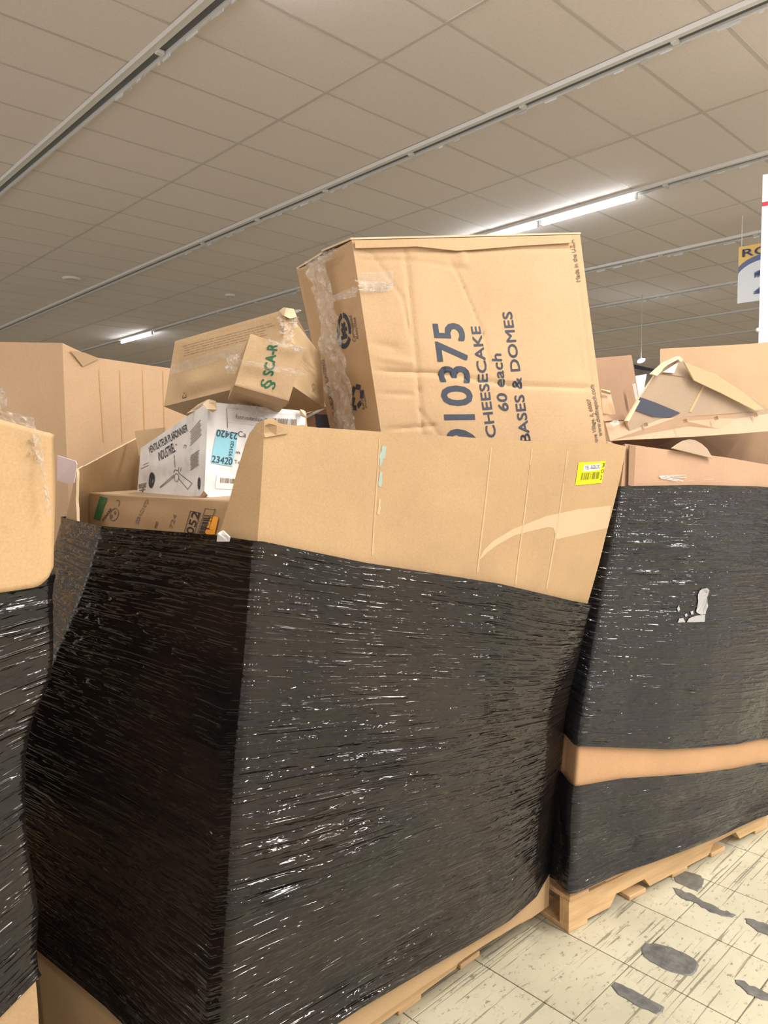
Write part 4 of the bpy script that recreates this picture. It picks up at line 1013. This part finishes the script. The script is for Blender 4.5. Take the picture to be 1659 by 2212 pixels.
slab('torn_lip', [cpt(*q, .010) for q in [(1409, 808), (1438, 782), (1468, 769), (1477, 777), (1472, 782), (1464, 776), (1442, 788), (1420, 812)]], .012, M_edge, sheet, rag=.002)
slab('torn_print', [cpt(*q, .004) for q in [(1432, 804), (1467, 781), (1456, 806)]], .003, M_grid, sheet)
slab('fold_line', [cpt(*q, .001) for q in [(1412, 806), (1440, 807), (1480, 815), (1440, 809)]], .002, M_dark, sheet)
slab('fold_line', [cpt(*q, .001) for q in [(1529, 812), (1533, 813), (1494, 890), (1488, 890)]], .002, M_grey, sheet)
slab('side_edge', [cpt(*q, .003) for q in [(1351, 909), (1378, 864), (1383, 866), (1359, 910)]], .006, M_edge, sheet)
# long folded flap across the top of the right box
flap = empty('folded_flap', at(1400, 940, 2.9), 'long light brown folded board flap across the top of the right box', 'cardboard')
slab('board', [at(1308, 915, 2.52), at(1340, 911, 2.56), at(1460, 902, 2.72), at(1620, 890, 3.05), at(1680, 886, 3.2), at(1680, 930, 3.15), at(1600, 936, 2.98), at(1500, 943, 2.78), at(1318, 952, 2.50)], .007, M_flap, flap, edge=M_edge)
for x, y, r in ((1395, 917, 2.60), (1480, 909, 2.71), (1547, 903, 2.86), (1632, 896, 3.05)):
    slab('staple_tear', [at(x - 5, y - 2, r), at(x + 4, y - 5, r), at(x + 6, y + 3, r), at(x - 3, y + 5, r)], .003, M_dark, flap, rag=.002)
slab('plastic_bit', [at(1318, 912, 2.50), at(1336, 905, 2.52), at(1340, 915, 2.52), at(1326, 922, 2.50)], .004, M_clear, flap, rag=.003)
slab('interior_shade', [at(1322, 945, 2.62), at(1500, 930, 2.95), at(1690, 920, 3.4), at(1690, 1080, 3.5), at(1400, 1040, 2.9), at(1330, 1000, 2.7)], .006, M_dark, None, edge=M_edge, label='dark brown sheet standing in for the shaded inside of the right box under the folded flap', cat='cardboard', group='loose cardboard in the right box')  # shade inside the box, put in as a dark brown sheet
pts = [at(1452, 968, 2.66)] + [at(1452 + 84 * t, 968 - 26 * math.sin(math.pi * min(1, t * .95)) + 14 * t, 2.66 + .2 * t) for t in (.15, .3, .45, .6, .75, .9)] + [at(1540, 990, 2.86)]
slab('curled_board', pts, .005, M_dark2, None, edge=M_edge, label='curled brown board scrap sticking up behind the right box rim', cat='cardboard', group='loose cardboard in the right box')
# small open tan box and bright bits beside the tall carton
tb_ = Carton('carton', (at(1298, 846, 2.72), at(1318, 850, 2.74), at(1330, 898, 2.72), at(1302, 892, 2.70)), (at(1298, 840, 2.95), at(1318, 844, 2.97), at(1330, 895, 2.95), at(1302, 890, 2.93)), M_tall, 'small pale tan carton squeezed beside the tall printed carton', seg=6, amp=.001)
slab('board_edge', [at(1300, 842, 2.70), at(1319, 848, 2.72), at(1319, 852, 2.72), at(1300, 847, 2.70)], .004, M_dark, tb_.root)
slab('white_carton_flap', [at(1373, 812, 3.25), at(1397, 808, 3.3), at(1392, 835, 3.3), at(1402, 990, 3.3), at(1384, 990, 3.3)], .006, M_wcart, None, label='white board flap glimpsed between the brown panel and collapsed carton', cat='cardboard')
slab('white_strip', [at(1366, 830, 3.05), at(1373, 828, 3.05), at(1380, 866, 3.05), at(1374, 867, 3.05)], .004, M_white, None, label='narrow white strip against the brown panel', cat='cardboard')
slab('board_scrap', [at(1300, 898, 2.68), at(1345, 893, 2.72), at(1350, 907, 2.72), at(1308, 910, 2.66)], .006, M_red, None, edge=M_edge, rag=.004, label='torn brown board scraps under the small tan carton', cat='cardboard')
# front rim details of the right box: tape glare painted as white strokes
R = right; T_ = B_right
slab('side_fold', [hit(T_, 1352, 962) + V(0, -.012, 0), hit(T_, 1366, 964) + V(0, -.012, 0), hit(T_, 1362, 1048) + V(0, -.012, 0), hit(T_, 1350, 1048) + V(0, -.012, 0)], .003, M_dark, R)
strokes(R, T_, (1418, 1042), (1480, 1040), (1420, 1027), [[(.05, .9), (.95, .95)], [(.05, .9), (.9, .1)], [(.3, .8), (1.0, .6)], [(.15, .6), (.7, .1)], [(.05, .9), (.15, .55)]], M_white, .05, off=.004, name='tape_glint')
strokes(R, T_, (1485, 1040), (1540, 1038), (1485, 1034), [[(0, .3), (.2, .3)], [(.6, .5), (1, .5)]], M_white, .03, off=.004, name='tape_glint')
polyt = [(1278, 1612), (1296, 1616), (1382, 1697), (1372, 1698)]
try:
    polydecal('clear_tape', polyt, M_tape, .012, R, bvh(Bnd)); polydecal('tape_crease', [(1276, 1612), (1282, 1612), (1342, 1656), (1340, 1660)], M_white, .0135, R, bvh(Bnd))
except ValueError: pass
# torn film hole with clear residue on the right film
BR1 = bvh(W_r1)
M_peel = plain('peeled_film', (.30, .30, .30), .35, .5)
for blob in ([(1506, 1284), (1514, 1272), (1526, 1270), (1531, 1276), (1526, 1290), (1528, 1310), (1523, 1326), (1512, 1328), (1503, 1322), (1507, 1305)], [(1502, 1330), (1522, 1328), (1520, 1343), (1500, 1344), (1482, 1344), (1486, 1336)], [(1462, 1345), (1466, 1336), (1474, 1335), (1479, 1344)], [(1477, 1328), (1482, 1325), (1484, 1331), (1479, 1333)], [(1490, 1322), (1496, 1320), (1497, 1327), (1491, 1328)], [(1462, 1312), (1466, 1306), (1467, 1318), (1463, 1320)]):
    try: polydecal('film_tear', blob, M_peel, .003, R, BR1, rag=.0015)
    except ValueError: pass

# ------------------------------------------------------------------ hanging sign and banner
def aty(px, py, x): d = cast(px, py); return CAM + d * (x / d[0])
sg = empty('hanging_sign', aty(1600, 594, 9.0), 'yellow and white hanging row sign with a dark blue arc, at the right edge', 'sign')
p0 = aty(1596, 534, 9.0); p1 = aty(1600, 655, 9.0); W_ = V(0, -1, 0) * .62 + V(.06, 0, 0)
H_ = p1 - p0; H_ = V(0, 0, H_[2]); p0 = V(9, p0[1], p0[2])
def sp(u, v, d=0): return p0 + W_ * u + H_ * v + V(-1, 0, 0) * d
def sface(name, uvs, mat, d, par=sg): return slab(name, [sp(u, v, d) for u, v in uvs], .006, mat, par)
M_sy = plain('sign_yellow', (.80, .52, .16), .5); M_sn = plain('sign_navy', (.12, .15, .28), .5); M_sw = plain('sign_white', (.68, .70, .73), .5)
sface('board', [(0, 0), (1, 0), (1, 1), (0, 1)], M_sy, 0)
arc = [(.5 + .62 * math.cos(math.radians(t)), .60 - .42 * math.sin(math.radians(t))) for t in range(5, 176, 10)]
arc = [(min(1, max(0, u)), v) for u, v in arc]
sface('arc', arc + [(0, .62), (0, 1), (1, 1), (1, .62)], M_sn, .004)
arc2 = [(.5 + .54 * math.cos(math.radians(t)), .60 - .32 * math.sin(math.radians(t))) for t in range(5, 176, 10)]
arc2 = [(min(1, max(0, u)), v) for u, v in arc2]
sface('field', arc2 + [(0, .66), (0, 1), (1, 1), (1, .66)], M_sw, .008)
def stext(body, u0, v0, u1, h, mat, bold=.02):
    vs, fs = text_geo(body, bold); x0, x1 = vs[:, 0].min(), vs[:, 0].max(); cap = text_geo('H')[0][:, 1].max()
    o = mk('lettering', [sp(u0 + (u1 - u0) * (x - x0) / (x1 - x0), v0 - h * y / cap, .012) for x, y in vs], fs, mat); adopt(o, sg)
stext('ROW', .07, .19, .93, .13, M_sn, .01); stext('2', .27, .86, .74, .38, M_sn, .03)
w0 = sp(.05, 0); vs, fs = boxv(w0[0] - .003, w0[0] + .003, w0[1] - .003, w0[1] + .003, w0[2], CEIL - .006); adopt(mk('wire', vs, fs, M_white), sg)
w0 = sp(.95, 0); vs, fs = boxv(w0[0] - .003, w0[0] + .003, w0[1] - .003, w0[1] + .003, w0[2], CEIL - .006); adopt(mk('wire', vs, fs, M_white), sg)

q0 = aty(1646, 378, 6.0); q1 = aty(1638, 756, 6.0); q0[0] = q1[0]; 
bn = empty('hanging_banner', (q1[0], q1[1], q1[2]), 'tall white hanging banner with a thin red stripe, at the right edge', 'banner')
dr = V(.33, -.944, 0) * .9
def bp(u, z, d=0): return V(q1[0], q1[1], 0) + dr * u + V(0, 0, z) + V(-.944, -.33, 0) * d
zt_, zb_ = q0[2], q1[2]
slab('board', [bp(0, zt_), bp(1, zt_), bp(1, zb_), bp(0, zb_)], .03, plain('banner_white', (.80, .81, .83), .4, .4), bn)
zs = aty(1650, 440, 6.0)[2]; slab('red_stripe', [bp(0, zs + .012, .004), bp(1, zs + .05, .004), bp(1, zs + .02, .004), bp(0, zs - .018, .004)], .006, plain('red_print', (.55, .04, .07), .5), bn)
c = bp(-.005, zb_ + .15); bm = bmesh.new(); bmesh.ops.create_uvsphere(bm, u_segments=12, v_segments=8, radius=.018, matrix=Matrix.Translation(c)); me = bpy.data.meshes.new('clip'); bm.to_mesh(me); bm.free(); adopt(link('clip', me, M_white, None, True), bn)
for uu in (.15, .85):
    c = bp(uu, zt_, -.014); vs, fs = boxv(c[0] - .003, c[0] + .003, c[1] - .003, c[1] + .003, zt_, CEIL - .006); adopt(mk('wire', vs, fs, M_white), bn)
# far lamp fixture and dark sign glimpsed over the right box
def far_lamp():
    c = aty(1385, 779, 12.0); root = empty('high_bay_lamp', c, 'bright oval lamp glimpsed low between the brown panel and the pale box', 'lamp')
    bm = bmesh.new(); bmesh.ops.create_uvsphere(bm, u_segments=20, v_segments=10, radius=1, matrix=Matrix.Translation(c) @ Matrix.Rotation(-.75, 4, 'Z') @ Matrix.Diagonal((.03, .17, .035, 1))); me = bpy.data.meshes.new('diffuser'); bm.to_mesh(me); bm.free(); adopt(link('diffuser', me, M_tube, None, True), root)
    vs, fs = boxv(c[0] - .004, c[0] + .004, c[1] - .004, c[1] + .004, c[2] + .03, CEIL - .006); adopt(mk('rod', vs, fs, M_grid), root)
far_lamp()
c = [aty(1369, 787, 13.0), aty(1412, 797, 13.0), aty(1412, 803, 13.0), aty(1371, 797, 13.0)]
slab('dark_beam', [p for p in c], .05, M_navy, None, label='dark blue slanted panel just below the bright oval lamp', cat='panel')
